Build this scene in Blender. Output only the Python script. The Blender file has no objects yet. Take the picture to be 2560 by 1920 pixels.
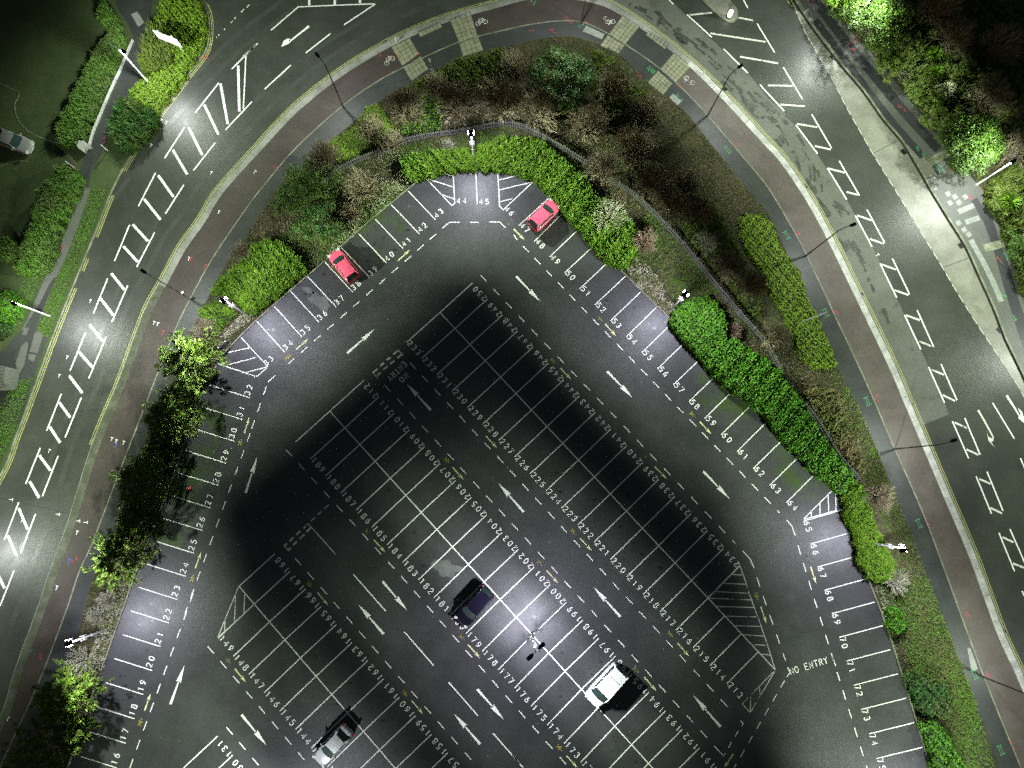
import bpy, bmesh, math, random
import numpy as np
from mathutils import Vector, Matrix
from mathutils.geometry import tessellate_polygon
random.seed(7); rng = np.random.default_rng(7)
S = bpy.context.scene
C = S.collection

# ------------------------------------------------------------------ camera, sky, exposure
F_PX, PITCH, ROLL, H = 1823.56, math.radians(8.0684), math.radians(-0.5735), 76.908
cam_d = bpy.data.cameras.new('camera'); cam = bpy.data.objects.new('camera', cam_d); C.objects.link(cam)
cam_d.sensor_fit = 'HORIZONTAL'; cam_d.sensor_width = 36.0
cam_d.lens = F_PX / 2560 * 36.0; cam_d.clip_end = 2000
RM = Matrix.Rotation(PITCH, 3, 'X') @ Matrix.Rotation(ROLL, 3, 'Y')
cam.matrix_world = Matrix.Translation((0, 0, H)) @ RM.to_4x4()
S.camera = cam
W = bpy.data.worlds.new('World'); S.world = W; W.use_nodes = True
nt = W.node_tree; bg = nt.nodes['Background']
sky = nt.nodes.new('ShaderNodeTexSky'); sky.sky_type = 'NISHITA'; sky.sun_disc = False
sky.sun_elevation = math.radians(3); sky.sun_rotation = math.radians(200)
nt.links.new(sky.outputs[0], bg.inputs[0]); bg.inputs[1].default_value = 0.06
S.view_settings.view_transform = 'Standard'; S.view_settings.look = 'None'
S.view_settings.exposure = 0.15; S.view_settings.gamma = 1.0
S.cycles.use_denoising = False
S.cycles.sample_clamp_indirect = 3.0
S.cycles.max_bounces = 4; S.cycles.diffuse_bounces = 2; S.cycles.glossy_bounces = 2

# ------------------------------------------------------------------ helpers
def gp(X, Y, z=0.0):
    """a point of the photograph as a point of the ground (or of height z)"""
    d = RM @ Vector(((X - 1280) / F_PX, -(Y - 960) / F_PX, -1))
    t = (H - z) / -d.z
    return (d.x * t, d.y * t)
K = 640 / 2212
def T(c, r, pts, z=0.0): return [gp(c * 640 + u * K, r * 480 + v * K, z) for u, v in pts]
def T1(c, r, u, v, z=0.0): return T(c, r, [(u, v)], z)[0]
def V2(p): return Vector((p[0], p[1]))
def smooth(pts, n=6):
    P = [V2(p) for p in pts]; out = []
    for i in range(len(P) - 1):
        a = P[i - 1] if i else P[0] * 2 - P[1]; b, c = P[i], P[i + 1]
        d = P[i + 2] if i + 2 < len(P) else P[-1] * 2 - P[-2]
        for k in range(n):
            t = k / n
            q = 0.5 * ((2 * b) + (c - a) * t + (2 * a - 5 * b + 4 * c - d) * t * t + (3 * b - a - 3 * c + d) * t ** 3)
            out.append((q.x, q.y))
    out.append(tuple(P[-1])); return out
def offset(pts, d):
    """parallel curve, d metres to the left of travel"""
    P = [V2(p) for p in pts]; out = []
    for i, p in enumerate(P):
        t = (P[min(i + 1, len(P) - 1)] - P[max(i - 1, 0)]).normalized()
        out.append((p.x - t.y * d, p.y + t.x * d))
    return out
def resample(pts, step):
    P = np.array(pts, float); s = np.r_[0, np.cumsum(np.hypot(*np.diff(P, axis=0).T))]
    q = np.arange(0, s[-1], step); return [(np.interp(a, s, P[:, 0]), np.interp(a, s, P[:, 1])) for a in q]
def sub(pts, a, b):
    P = np.array(pts, float); s = np.r_[0, np.cumsum(np.hypot(*np.diff(P, axis=0).T))]
    q = [a] + [x for x in s if a < x < b] + [b]
    return [(np.interp(x, s, P[:, 0]), np.interp(x, s, P[:, 1])) for x in q]
def length(pts): P = np.array(pts, float); return float(np.hypot(*np.diff(P, axis=0).T).sum())
def inside(P, poly):
    x, y = P[:, 0], P[:, 1]; r = np.zeros(len(P), bool); q = np.array(poly)
    for i in range(len(q)):
        x0, y0 = q[i - 1]; x1, y1 = q[i]
        if y0 == y1: continue
        c = ((y0 > y) != (y1 > y)) & (x < (x1 - x0) * (y - y0) / (y1 - y0) + x0); r ^= c
    return r
def area(poly):
    q = np.array(poly); return abs(np.dot(q[:, 0], np.roll(q[:, 1], 1)) - np.dot(q[:, 1], np.roll(q[:, 0], 1))) / 2
def scatter(poly, dens):
    q = np.array(poly); lo, hi = q.min(0), q.max(0)
    n = int(dens * np.prod(hi - lo)); P = lo + rng.random((n, 2)) * (hi - lo)
    return P[inside(P, poly)]

def tag(o, label=None, cat=None, group=None, kind=None):
    if label: o['label'] = label
    if cat: o['category'] = cat
    if group: o['group'] = group
    if kind: o['kind'] = kind
    return o
def thing(name, label, cat, loc=(0, 0, 0), rz=0, group=None):
    o = bpy.data.objects.new(name, None); C.objects.link(o); o.location = loc; o.rotation_euler = (0, 0, rz)
    o.empty_display_size = 0.3
    return tag(o, label, cat, group)
def copy_tree(o, parent=None):
    c = o.copy(); C.objects.link(c); c.parent = parent
    for ch in list(o.children): copy_tree(ch, c)
    return c

class MB:
    def __init__(s): s.v = []; s.f = []; s.m = []
    def add(s, vs, fs, mi=0):
        n = len(s.v); s.v += [tuple(p) for p in vs]; s.f += [[i + n for i in f] for f in fs]; s.m += [mi] * len(fs)
    def ribbon(s, pts, w, z, w2=None, mi=0):
        P = [V2(p) for p in pts]; n = len(P); L = []; R = []
        for i, p in enumerate(P):
            t = P[min(i + 1, n - 1)] - P[max(i - 1, 0)]
            if t.length < 1e-6: t = Vector((1, 0))
            t.normalize(); ww = w if w2 is None else w + (w2 - w) * i / (n - 1)
            L.append((p.x - t.y * ww / 2, p.y + t.x * ww / 2, z)); R.append((p.x + t.y * ww / 2, p.y - t.x * ww / 2, z))
        s.add(L + R, [[n + i, n + i + 1, i + 1, i] for i in range(n - 1)], mi)
    def poly(s, pts, z, mi=0):
        pts = list(pts); tr = tessellate_polygon([[Vector((p[0], p[1], 0)) for p in pts]])
        fs = []
        for a, b, c in tr:
            A, B, D = pts[a], pts[b], pts[c]
            k = (B[0] - A[0]) * (D[1] - A[1]) - (B[1] - A[1]) * (D[0] - A[0])
            if abs(k) > 1e-9: fs.append([a, b, c] if k > 0 else [a, c, b])
        s.add([(p[0], p[1], z) for p in pts], fs, mi)
    def solid(s, pts, z0, z1, mi=0):
        s.poly(pts, z1, mi); n = len(pts)
        s.add([(p[0], p[1], z0) for p in pts] + [(p[0], p[1], z1) for p in pts], [[i, (i + 1) % n, n + (i + 1) % n, n + i] for i in range(n)], mi)
    def wall(s, pts, w, z0, z1, mi=0):
        P = [V2(p) for p in pts]; n = len(P); L = []; R = []
        L = offset(pts, w / 2); R = offset(pts, -w / 2)
        vs = [(p[0], p[1], z0) for p in L] + [(p[0], p[1], z1) for p in L] + [(p[0], p[1], z1) for p in R] + [(p[0], p[1], z0) for p in R]
        fs = []
        for i in range(n - 1):
            for k in range(3): fs.append([k * n + i, k * n + i + 1, (k + 1) * n + i + 1, (k + 1) * n + i])
        fs += [[0, n, 2 * n, 3 * n], [n - 1, 4 * n - 1, 3 * n - 1, 2 * n - 1]]
        s.add(vs, fs, mi)
    def box(s, c, size, rz=0, mi=0, tilt=None):
        M = Matrix.Rotation(rz, 3, 'Z')
        if tilt is not None: M = M @ tilt
        vs = [Vector(c) + M @ Vector((x * size[0] / 2, y * size[1] / 2, z * size[2] / 2)) for x in (-1, 1) for y in (-1, 1) for z in (-1, 1)]
        s.add(vs, [[0, 1, 3, 2], [4, 6, 7, 5], [0, 4, 5, 1], [2, 3, 7, 6], [0, 2, 6, 4], [1, 5, 7, 3]], mi)
    def tube(s, p0, p1, r0, r1=None, n=8, mi=0, cap=True):
        p0, p1 = Vector(p0), Vector(p1); r1 = r0 if r1 is None else r1
        d = (p1 - p0).normalized(); a = d.orthogonal().normalized(); b = d.cross(a)
        vs = [p + (a * math.cos(t) + b * math.sin(t)) * r for p, r in ((p0, r0), (p1, r1)) for t in [2 * math.pi * i / n for i in range(n)]]
        fs = [[i, (i + 1) % n, n + (i + 1) % n, n + i] for i in range(n)]
        if cap: fs += [list(range(n))[::-1], list(range(n, 2 * n))]
        s.add(vs, fs, mi)
    def lathe(s, prof, c=(0, 0, 0), n=16, mi=0):
        vs = [(c[0] + r * math.cos(2 * math.pi * i / n), c[1] + r * math.sin(2 * math.pi * i / n), c[2] + z) for r, z in prof for i in range(n)]
        fs = [[k * n + i, k * n + (i + 1) % n, (k + 1) * n + (i + 1) % n, (k + 1) * n + i] for k in range(len(prof) - 1) for i in range(n)]
        s.add(vs, fs, mi)
    def build(s, name, mats, parent=None, smooth=False):
        me = bpy.data.meshes.new(name); me.from_pydata(s.v, [], s.f)
        for m in (mats if isinstance(mats, (list, tuple)) else [mats]): me.materials.append(m)
        if any(s.m): me.polygons.foreach_set('material_index', s.m)
        if smooth: me.polygons.foreach_set('use_smooth', [True] * len(me.polygons))
        me.update(); o = bpy.data.objects.new(name, me); C.objects.link(o)
        if parent: o.parent = parent
        return o
def np_mesh(name, verts, faces, mats, parent=None, mi=None):
    """verts (n,3), faces (m,k)"""
    me = bpy.data.meshes.new(name); n, (m, k) = len(verts), faces.shape
    me.vertices.add(n); me.vertices.foreach_set('co', verts.astype(np.float32).ravel())
    me.loops.add(m * k); me.loops.foreach_set('vertex_index', faces.astype(np.int32).ravel())
    me.polygons.add(m); me.polygons.foreach_set('loop_start', np.arange(0, m * k, k, dtype=np.int32))
    me.polygons.foreach_set('loop_total', np.full(m, k, np.int32))
    for x in (mats if isinstance(mats, (list, tuple)) else [mats]): me.materials.append(x)
    if mi is not None: me.polygons.foreach_set('material_index', mi.astype(np.int32))
    me.update(calc_edges=True); o = bpy.data.objects.new(name, me); C.objects.link(o)
    if parent: o.parent = parent
    return o
def struct(o): o['kind'] = 'structure'; return o

# ------------------------------------------------------------------ materials
def new_mat(name):
    m = bpy.data.materials.new(name); m.use_nodes = True
    return m, m.node_tree, m.node_tree.nodes['Principled BSDF']
def noise(nt, scale, detail=4, rough=.55, coord='Object', vec=None):
    n = nt.nodes.new('ShaderNodeTexNoise'); n.inputs['Scale'].default_value = scale; n.inputs['Detail'].default_value = detail
    n.inputs['Roughness'].default_value = rough
    if vec is None:
        tc = nt.nodes.new('ShaderNodeTexCoord'); vec = tc.outputs[coord]
    nt.links.new(vec, n.inputs['Vector']); return n
def ramp(nt, src, a, b, ca=(0, 0, 0, 1), cb=(1, 1, 1, 1)):
    r = nt.nodes.new('ShaderNodeValToRGB'); r.color_ramp.elements[0].position = a; r.color_ramp.elements[1].position = b
    r.color_ramp.elements[0].color = ca; r.color_ramp.elements[1].color = cb; nt.links.new(src, r.inputs[0]); return r
def mix(nt, fac, a, b):
    m = nt.nodes.new('ShaderNodeMix'); m.data_type = 'RGBA'
    for v, i in ((fac, 0), (a, 6), (b, 7)):
        if isinstance(v, (int, float)): m.inputs[i].default_value = v
        elif isinstance(v, (tuple, list)): m.inputs[i].default_value = (*v[:3], 1)
        else: nt.links.new(v, m.inputs[i])
    return m.outputs[2]
def surface(name, c1, c2, scale=.35, rough=.6, bump=.3, bscale=14, speck=None, patch=None, streak=None, spec=.5, grain=.25):
    """two-tone noisy ground surface; speck = (colour, amount); patch = (colour, scale, lo, hi)"""
    m, nt, b = new_mat(name)
    n = noise(nt, scale, 6, .62); col = mix(nt, ramp(nt, n.outputs[0], .38, .64).outputs[0], c1, c2)
    if patch:
        for pc, ps, lo, hi, am in patch:
            p = noise(nt, ps, 5, .6); f = ramp(nt, p.outputs[0], lo, hi, (0, 0, 0, 1), (am, am, am, 1)); col = mix(nt, f.outputs[0], col, pc)
    g = noise(nt, 7.0, 3, .8); gr = ramp(nt, g.outputs[0], .25, .75, (1 - grain,) * 3 + (1,), (1 + grain,) * 3 + (1,))
    mm = nt.nodes.new('ShaderNodeMix'); mm.data_type = 'RGBA'; mm.blend_type = 'MULTIPLY'; mm.inputs[0].default_value = 1
    nt.links.new(col, mm.inputs[6]); nt.links.new(gr.outputs[0], mm.inputs[7]); col = mm.outputs[2]
    if speck:
        v = nt.nodes.new('ShaderNodeTexVoronoi'); v.inputs['Scale'].default_value = speck[2]
        tc = nt.nodes.new('ShaderNodeTexCoord'); nt.links.new(tc.outputs['Object'], v.inputs['Vector'])
        f = ramp(nt, v.outputs['Distance'], speck[1], speck[1] + .03, (1, 1, 1, 1), (0, 0, 0, 1)); col = mix(nt, f.outputs[0], col, speck[0])
    nt.links.new(col, b.inputs['Base Color'])
    r = noise(nt, scale * 2.3, 5, .6); rr = ramp(nt, r.outputs[0], .3, .7, (rough - .04,) * 3 + (1,), (rough + .05,) * 3 + (1,))
    nt.links.new(rr.outputs[0], b.inputs['Roughness']); b.inputs['Specular IOR Level'].default_value = spec
    bn = noise(nt, bscale, 3, .7); bp = nt.nodes.new('ShaderNodeBump'); bp.inputs['Strength'].default_value = bump; bp.inputs['Distance'].default_value = .03
    nt.links.new(bn.outputs[0], bp.inputs['Height']); nt.links.new(bp.outputs[0], b.inputs['Normal'])
    return m
def plain(name, c, rough=.5, metal=0, spec=.5, coat=0):
    m, nt, b = new_mat(name); b.inputs['Base Color'].default_value = (*c, 1); b.inputs['Roughness'].default_value = rough
    b.inputs['Metallic'].default_value = metal; b.inputs['Specular IOR Level'].default_value = spec; b.inputs['Coat Weight'].default_value = coat
    n = noise(nt, 3, 4); r = ramp(nt, n.outputs[0], .3, .7, tuple(x * .9 for x in c) + (1,), tuple(min(1, x * 1.08) for x in c) + (1,))
    nt.links.new(r.outputs[0], b.inputs['Base Color']); return m
def paint_mat(name, c, under=(.05, .05, .052), wear=.42, rough=.6):
    """road paint worn through in places"""
    m, nt, b = new_mat(name); n = noise(nt, 5, 5, .8); n2 = noise(nt, .5, 3)
    a = nt.nodes.new('ShaderNodeMath'); a.operation = 'ADD'; nt.links.new(n.outputs[0], a.inputs[0]); nt.links.new(n2.outputs[0], a.inputs[1])
    f = ramp(nt, a.outputs[0], wear * 2, wear * 2 + .12, (0, 0, 0, 1), (1, 1, 1, 1))
    nt.links.new(mix(nt, f.outputs[0], tuple(.55 * x + .45 * y for x, y in zip(c, under)) if wear < .4 else under, c), b.inputs['Base Color'])
    b.inputs['Roughness'].default_value = rough; return m
def leaf_mat(name, c1, c2, c3=None, big=.3, rough=.55, trans=True):
    """leaf colours: differ from leaf to leaf and in broad patches"""
    m, nt, b = new_mat(name); g = nt.nodes.new('ShaderNodeNewGeometry')
    r = ramp(nt, g.outputs['Random Per Island'], .1, .9); col = mix(nt, r.outputs[0], c1, c2)
    n = noise(nt, big, 5, .65); f = ramp(nt, n.outputs[0], .42, .6)
    if c3: col = mix(nt, f.outputs[0], col, c3)
    nt.links.new(col, b.inputs['Base Color']); b.inputs['Roughness'].default_value = rough; b.inputs['Specular IOR Level'].default_value = .3
    return m
M = {}
M['road'] = surface('asphalt road', (.036, .039, .033), (.052, .055, .046), .25, .42, .35, 16, patch=[((.075, .078, .07), .09, .5, .7, .5)], speck=((.3, .3, .28), .012, 1.2))
M['lane'] = surface('worn pale lane asphalt', (.085, .09, .074), (.11, .112, .095), .5, .6, .35, 16, patch=[((.05, .052, .044), .9, .58, .68, .8), ((.15, .15, .135), .12, .5, .7, .5)])
M['concrete_lane'] = surface('concrete lane', (.17, .165, .135), (.25, .245, .21), .35, .46, .3, 16, patch=[((.12, .12, .085), .5, .55, .7, .6)])
M['carpark'] = surface('car park asphalt', (.035, .036, .037), (.052, .053, .055), .22, .46, .4, 15, patch=[((.040, .062, .012), .10, .58, .72, .12), ((.075, .076, .08), .4, .62, .75, .5)], speck=((.45, .45, .42), .016, 1.1))
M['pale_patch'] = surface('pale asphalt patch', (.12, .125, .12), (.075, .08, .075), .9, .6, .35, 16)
M['cycle'] = surface('red cycle path asphalt', (.036, .026, .023), (.056, .041, .036), .3, .6, .35, 16, patch=[((.05, .042, .032), .2, .5, .7, .6)])
M['path'] = surface('dark footpath asphalt', (.030, .033, .031), (.044, .047, .044), .3, .5, .35, 16, patch=[((.04, .055, .025), .2, .58, .7, .5)])
M['footway'] = surface('grey footway asphalt', (.085, .09, .078), (.105, .108, .095), .35, .6, .3, 15)
M['footway_dark'] = surface('dark asphalt repair strip', (.030, .031, .034), (.038, .039, .041), .5, .55, .3, 15)
M['kerb'] = surface('concrete kerb', (.16, .16, .14), (.29, .29, .265), .35, .65, .25, 12, patch=[((.2, .22, .15), .6, .52, .7, .7)])
M['kerb_old'] = surface('mossy kerb', (.14, .15, .10), (.26, .26, .2), .9, .7, .3, 12, patch=[((.08, .12, .03), 1.2, .5, .65, .8)])
M['kerb_line'] = plain('black kerb line', (.006, .006, .006), .9)
M['soil'] = surface('rough grass soil', (.018, .022, .008), (.04, .034, .018), .25, .9, .8, 6, patch=[((.10, .085, .05), .16, .52, .7, .8)], grain=.5)
M['lawn'] = surface('lawn', (.03, .055, .012), (.05, .065, .02), .5, .9, .8, 10, grain=.4)
M['slab'] = surface('concrete slabs', (.19, .19, .12), (.28, .275, .19), 1.1, .65, .2, 12)
M['slabline'] = plain('slab joints', (.07, .075, .04), .8)
M['cover'] = surface('pale inspection cover', (.2, .21, .19), (.28, .29, .27), 2, .6, .2, 14)
M['white'] = paint_mat('white road paint', (.86, .86, .82), wear=.34)
M['white_worn'] = paint_mat('worn white road paint', (.66, .66, .6), wear=.41)
M['cream'] = paint_mat('cream yellow paint', (.70, .68, .36), wear=.36)
M['yellow'] = paint_mat('yellow line paint', (.42, .42, .15), wear=.38)
M['yellow_worn'] = paint_mat('worn yellow paint', (.45, .37, .06), wear=.46)
M['green_spray'] = plain('green marker spray', (.07, .34, .13), .7)
M['pink_spray'] = plain('pink marker spray', (.45, .05, .07), .7)
M['blue_spray'] = plain('blue marker spray', (.08, .12, .6), .7)
M['galv'] = plain('galvanised steel', (.42, .43, .45), .4, .5)
M['dark_steel'] = plain('dark lamp column', (.055, .058, .05), .5, .3)
M['white_steel'] = plain('white painted column', (.8, .8, .8), .4)
M['head'] = plain('dark lamp housing', (.012, .010, .02), .45)
M['black'] = plain('black plastic', (.012, .012, .013), .5)
M['rubber'] = plain('tyre rubber', (.015, .015, .016), .8)
M['rim'] = plain('alloy rim', (.4, .4, .42), .3, .8)
M['glass'] = plain('dark car glass', (.018, .035, .036), .08, 0, .7)
M['screen'] = plain('windscreen glass', (.025, .05, .052), .08, 0, .8)
M['interior'] = plain('seat fabric', (.03, .03, .035), .8)
M['pink'] = plain('pink red car paint', (.86, .11, .21), .22, 0, .6, .6)
M['navy'] = plain('black car paint', (.008, .006, .016), .12, .0, .8, .8)
M['silver'] = plain('silver car paint', (.55, .56, .58), .25, .15, .6, .5)
M['vanwhite'] = plain('white car paint', (.85, .85, .85), .25, 0, .5, .5)
M['dullgrey'] = plain('grey car paint', (.3, .3, .3), .4, .3)
M['headlight'] = plain('headlamp plastic', (.6, .62, .62), .15)
M['taillight'] = plain('red lamp plastic', (.45, .01, .015), .2)
M['board'] = plain('white sign board', (.6, .6, .6), .45)
M['board_print'] = plain('grey print', (.5, .5, .48), .5)
M['board_dark'] = plain('dark print', (.10, .11, .12), .5)
M['notice'] = plain('dark notice board', (.06, .075, .075), .3)
M['purple'] = plain('purple sign face', (.28, .03, .5), .5)
M['magenta'] = plain('magenta sign face', (.62, .06, .55), .5)
M['wood'] = surface('weathered fence wood', (.07, .072, .066), (.13, .13, .12), 2, .8, .4, 12)
M['bark'] = surface('bark', (.08, .065, .045), (.14, .115, .08), 3, .9, .5, 12)
M['whitewall'] = surface('white rendered wall', (.5, .5, .5), (.42, .42, .4), .5, .7, .15, 10)
M['greywall'] = surface('grey rendered pier', (.33, .34, .32), (.27, .28, .26), .8, .8, .15, 10)
M['orange'] = plain('orange cone plastic', (.85, .09, .06), .4)
M['reflect'] = plain('white cone sleeve', (.8, .8, .75), .4)
# foliage
M['hedge'] = leaf_mat('hedge leaf', (.028, .095, .005), (.12, .30, .014), (.05, .17, .007), 1.3)
M['hedge_yellow'] = leaf_mat('yellow green hedge leaf', (.055, .14, .008), (.22, .38, .03), (.10, .22, .012), 1.1)
M['ivy'] = leaf_mat('ground ivy leaf', (.11, .20, .010), (.20, .32, .022), (.14, .24, .014), .6)
M['core'] = plain('hedge inner twigs', (.010, .018, .004), .95)
M['core_green'] = surface('ivy mat', (.05, .09, .01), (.09, .15, .02), 1.2, .9, .7, 5, grain=.4)
M['dark_leaf'] = leaf_mat('dark evergreen leaf', (.012, .055, .010), (.035, .12, .015), (.05, .08, .012), .5)
M['bright_leaf'] = leaf_mat('bright shrub leaf', (.02, .055, .006), (.085, .15, .018), None)
M['needle'] = leaf_mat('conifer needle', (.04, .08, .011), (.14, .20, .026), None)
M['needle_bright'] = leaf_mat('lit conifer needle', (.045, .09, .008), (.12, .19, .018), None)
M['olive'] = leaf_mat('olive shrub leaf', (.045, .085, .010), (.13, .17, .025), None)
M['twig'] = leaf_mat('brown bare twig', (.15, .125, .08), (.30, .25, .17), None)
M['twig_pale'] = leaf_mat('pale bare twig', (.3, .3, .2), (.5, .5, .38), None)
M['twig_red'] = leaf_mat('pinkish bare twig', (.24, .17, .12), (.38, .28, .2), None)
M['grass'] = leaf_mat('rough grass blade', (.035, .055, .008), (.13, .155, .028), (.15, .125, .055), .22)
M['grass_green'] = leaf_mat('green grass blade', (.05, .14, .012), (.14, .27, .03), (.09, .14, .03), .4)
M['grass_straw'] = leaf_mat('straw grass blade', (.44, .43, .30), (.62, .60, .46), (.26, .30, .12), .5)
M['grass_verge'] = leaf_mat('mown verge grass', (.045, .12, .010), (.11, .22, .022), (.09, .15, .03), .35)
M['grass_lawn'] = leaf_mat('lawn grass', (.035, .075, .012), (.075, .12, .02), None)

# ------------------------------------------------------------------ curves of the place
kerb_px = [(0,3,[(-350,1750),(0,1230),(130,830),(330,280)]), (0,2,[(430,1640),(580,1230),(800,530),(1020,0)]),
  (0,1,[(1170,1250),(1270,990),(1400,760),(1550,480),(1720,240)]), (0,0,[(1880,1640),(2212,1270)]),
  (1,0,[(300,950),(640,670),(960,460),(1300,280),(1650,140),(2050,25)]), (2,0,[(180,-60),(480,-60),(780,0),(1000,110),(1300,320),(1600,570),(1900,870),(2212,1210)]),
  (3,0,[(130,1350),(300,1590)]), (3,1,[(500,270),(800,880),(1080,1460)]), (3,2,[(1230,150),(1530,860),(1800,1500)]), (3,3,[(2030,470),(2212,870),(2560,1700)])]
kerb = smooth([p for c, r, q in kerb_px for p in T(c, r, q)], 6)
div_px = [(0,3,[(-150,2000),(120,1400),(340,920),(580,290)]), (0,2,[(690,1620),(800,1380),(1010,830),(1200,340),(1320,30)]),
  (0,1,[(1510,1210),(1640,940),(1850,560),(2150,120)]), (1,0,[(60,1620),(330,1300),(700,960),(1000,740),(1270,590),(1750,370),(2212,250)]),
  (2,0,[(200,210),(400,187),(600,195),(820,290),(980,390),(1280,600),(1560,860),(1840,1180),(2120,1510)]), (3,1,[(20,0),(180,270),(330,550),(560,1040),(850,1659)]),
  (3,2,[(1060,490),(1340,1130),(1540,1659)]), (3,3,[(1860,870),(2240,1800)])]
divider = smooth([p for c, r, q in div_px for p in T(c, r, q)], 6)
pout_px = [(0,3,[(10,2000),(240,1500),(500,980),(700,420)]), (0,2,[(815,1659),(940,1390),(1150,850),(1340,350),(1470,30)]),
  (0,1,[(1660,1210),(1790,940),(1960,620),(2212,270)]), (1,0,[(180,1640),(410,1430),(860,1050),(1200,790),(1500,640),(1790,490),(2212,395)]),
  (2,0,[(250,340),(480,320),(700,370),(920,470),(1170,710),(1480,960),(1790,1340),(2100,1720)]), (3,1,[(10,210),(190,600),(400,1060),(660,1659)]),
  (3,2,[(880,440),(1060,880),(1360,1659)]), (3,3,[(1490,350),(1750,1000),(2060,1800)])]
path_out = smooth([p for c, r, q in pout_px for p in T(c, r, q)], 6)
lot_left = [p for c, r, q in [(0,3,[(420,2300),(590,1659),(700,1330),(840,930),(1020,430),(1170,0)]), (0,2,[(1290,1340),(1400,1070),(1520,740),(1610,480),(1730,140),(1790,0)]),
  (0,1,[(1850,1560),(1900,1440),(2080,1250),(2212,1120)]), (1,1,[(300,855),(600,600),(750,460),(1000,240),(1160,110),(1290,0)]), (1,0,[(1450,1530),(1580,1480)])] for p in T(c, r, q)]
lot_right = [p for c, r, q in [(1,0,[(1900,1460),(2120,1475)]), (2,0,[(100,1490),(280,1659)]), (2,1,[(300,30),(440,190),(600,350),(840,600),(970,710),(1110,850),(1250,990),(1380,1110),(1490,1290),(1640,1420),(1860,1650)]),
  (2,2,[(2070,170),(2212,320)]), (3,2,[(280,600),(430,760),(560,900),(640,1000),(690,1130),(760,1380),(850,1659)]), (3,3,[(960,280),(1060,560),(1150,850),(1230,1100),(1300,1340),(1400,1659),(1600,2300)])] for p in T(c, r, q)]
outer_l = smooth([p for c, r, q in [(0,3,[(-900,1000),(-520,0)]), (0,2,[(0,790),(130,470),(300,20)]), (0,1,[(460,1240),(640,790),(830,330),(960,0)]),
  (0,0,[(1100,1390),(1260,1150),(1600,680),(1770,450),(1805,250),(1785,100),(1720,0),(1560,-250),(1500,-700)])] for p in T(c, r, q)], 6)
outer_r = smooth([p for c, r, q in [(3,0,[(-250,-700),(0,-310),(220,0),(340,180),(500,400),(650,590),(820,790),(990,1030),(1150,1220),(1280,1430)]), (3,1,[(1410,0),(1550,230),(1700,470),(1820,730),(1950,1020),(2050,1280),(2212,1620),(2500,2300),(2900,3200)])] for p in T(c, r, q)], 6)
foot_out = [p for c, r, q in [(3,0,[(0,-700),(300,-250),(480,0),(530,100),(700,270),(860,430),(1040,640),(1240,890),(1400,1100),(1550,1310),(1680,1460),(1850,1640)]), (3,1,[(1900,150),(2000,300),(2060,480),(2150,700),(2260,1000),(2500,1600),(2900,2600)])] for p in T(c, r, q)]

# ------------------------------------------------------------------ ground, roads, paths
b = MB(); b.poly([(-260, -260), (260, -260), (260, 260), (-260, 260)], -0.06); ground = struct(b.build('ground', M['lawn']))
b = MB(); b.poly(outer_l + [(-20, 130), (30, 130)] + outer_r + [(80, -80), (-70, -80)], 0.0)
road = struct(b.build('road', M['road']))
b = MB(); b.solid(kerb + [(80, -80), (-70, -80)], -0.06, 0.10); bank = struct(b.build('planted_bank', M['soil']))
b = MB(); b.solid(outer_l + [(-150, 90), (-150, -80)][::1], -0.06, 0.10); verge = struct(b.build('verge_ground', M['lawn']))
b = MB(); b.solid(outer_r + [(150, -60), (150, 130), (50, 130)], -0.06, 0.10); vr = struct(b.build('wooded_ground', M['soil']))
def between(A, B, z, mat, name, parent=None):
    n = 160; a = [(np.interp(i, np.linspace(0, n, len(A)), [p[0] for p in A]), np.interp(i, np.linspace(0, n, len(A)), [p[1] for p in A])) for i in range(n + 1)]
    a = np.array(resample(A, length(A) / n * .9999)[:n + 1]); c = np.array(resample(B, length(B) / n * .9999)[:n + 1]); k = min(len(a), len(c))
    m = MB(); m.add([(*p, z) for p in a[:k]] + [(*p, z) for p in c[:k]], [[i, i + 1, k + i + 1, k + i] for i in range(k - 1)]); return m.build(name, mat, parent)
lot = MB(); lot.poly(lot_left + lot_right + [(70, -75), (-60, -75)], 0.106); lot = struct(lot.build('car_park_surface', M['carpark']))
b = MB(); b.poly(offset(kerb, -.75) + divider[::-1], .104); cyc = struct(b.build('cycle_path', M['cycle']))
b = MB(); b.poly(divider + path_out[::-1], .104); fp = struct(b.build('footpath', M['path']))
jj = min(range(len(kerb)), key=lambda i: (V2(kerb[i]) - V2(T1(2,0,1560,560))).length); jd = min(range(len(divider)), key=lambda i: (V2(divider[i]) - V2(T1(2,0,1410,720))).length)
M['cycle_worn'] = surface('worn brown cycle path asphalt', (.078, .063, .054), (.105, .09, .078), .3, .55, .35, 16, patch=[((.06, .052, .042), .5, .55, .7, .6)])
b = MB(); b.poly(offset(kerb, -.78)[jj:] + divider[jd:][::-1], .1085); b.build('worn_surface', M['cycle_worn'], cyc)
M['kerb_lit'] = surface('lamp-lit concrete kerb strip', (.32, .32, .30), (.50, .50, .47), .9, .6, .25, 12, patch=[((.2, .21, .16), .7, .55, .7, .6)])  # lamp brightness on this stretch of kerb is painted into the paler colour
b = MB(); jm = min(range(len(kerb)), key=lambda i: (V2(kerb[i]) - V2(T1(0,1,1400,760))).length); b.ribbon(offset(kerb, -.42)[:jm], .70, .1195); mk = struct(b.build('mossy_kerb', surface('mossy kerb strip', (.05, .055, .035), (.10, .10, .08), .6, .7, .35, 12, patch=[((.035, .05, .012), 1.0, .45, .65, .8)])))
b = MB(); b.ribbon(offset(kerb, -.42)[jj:], .68, .1195); lit_kerb = struct(b.build('lit_kerb', M['kerb_lit']))
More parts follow.
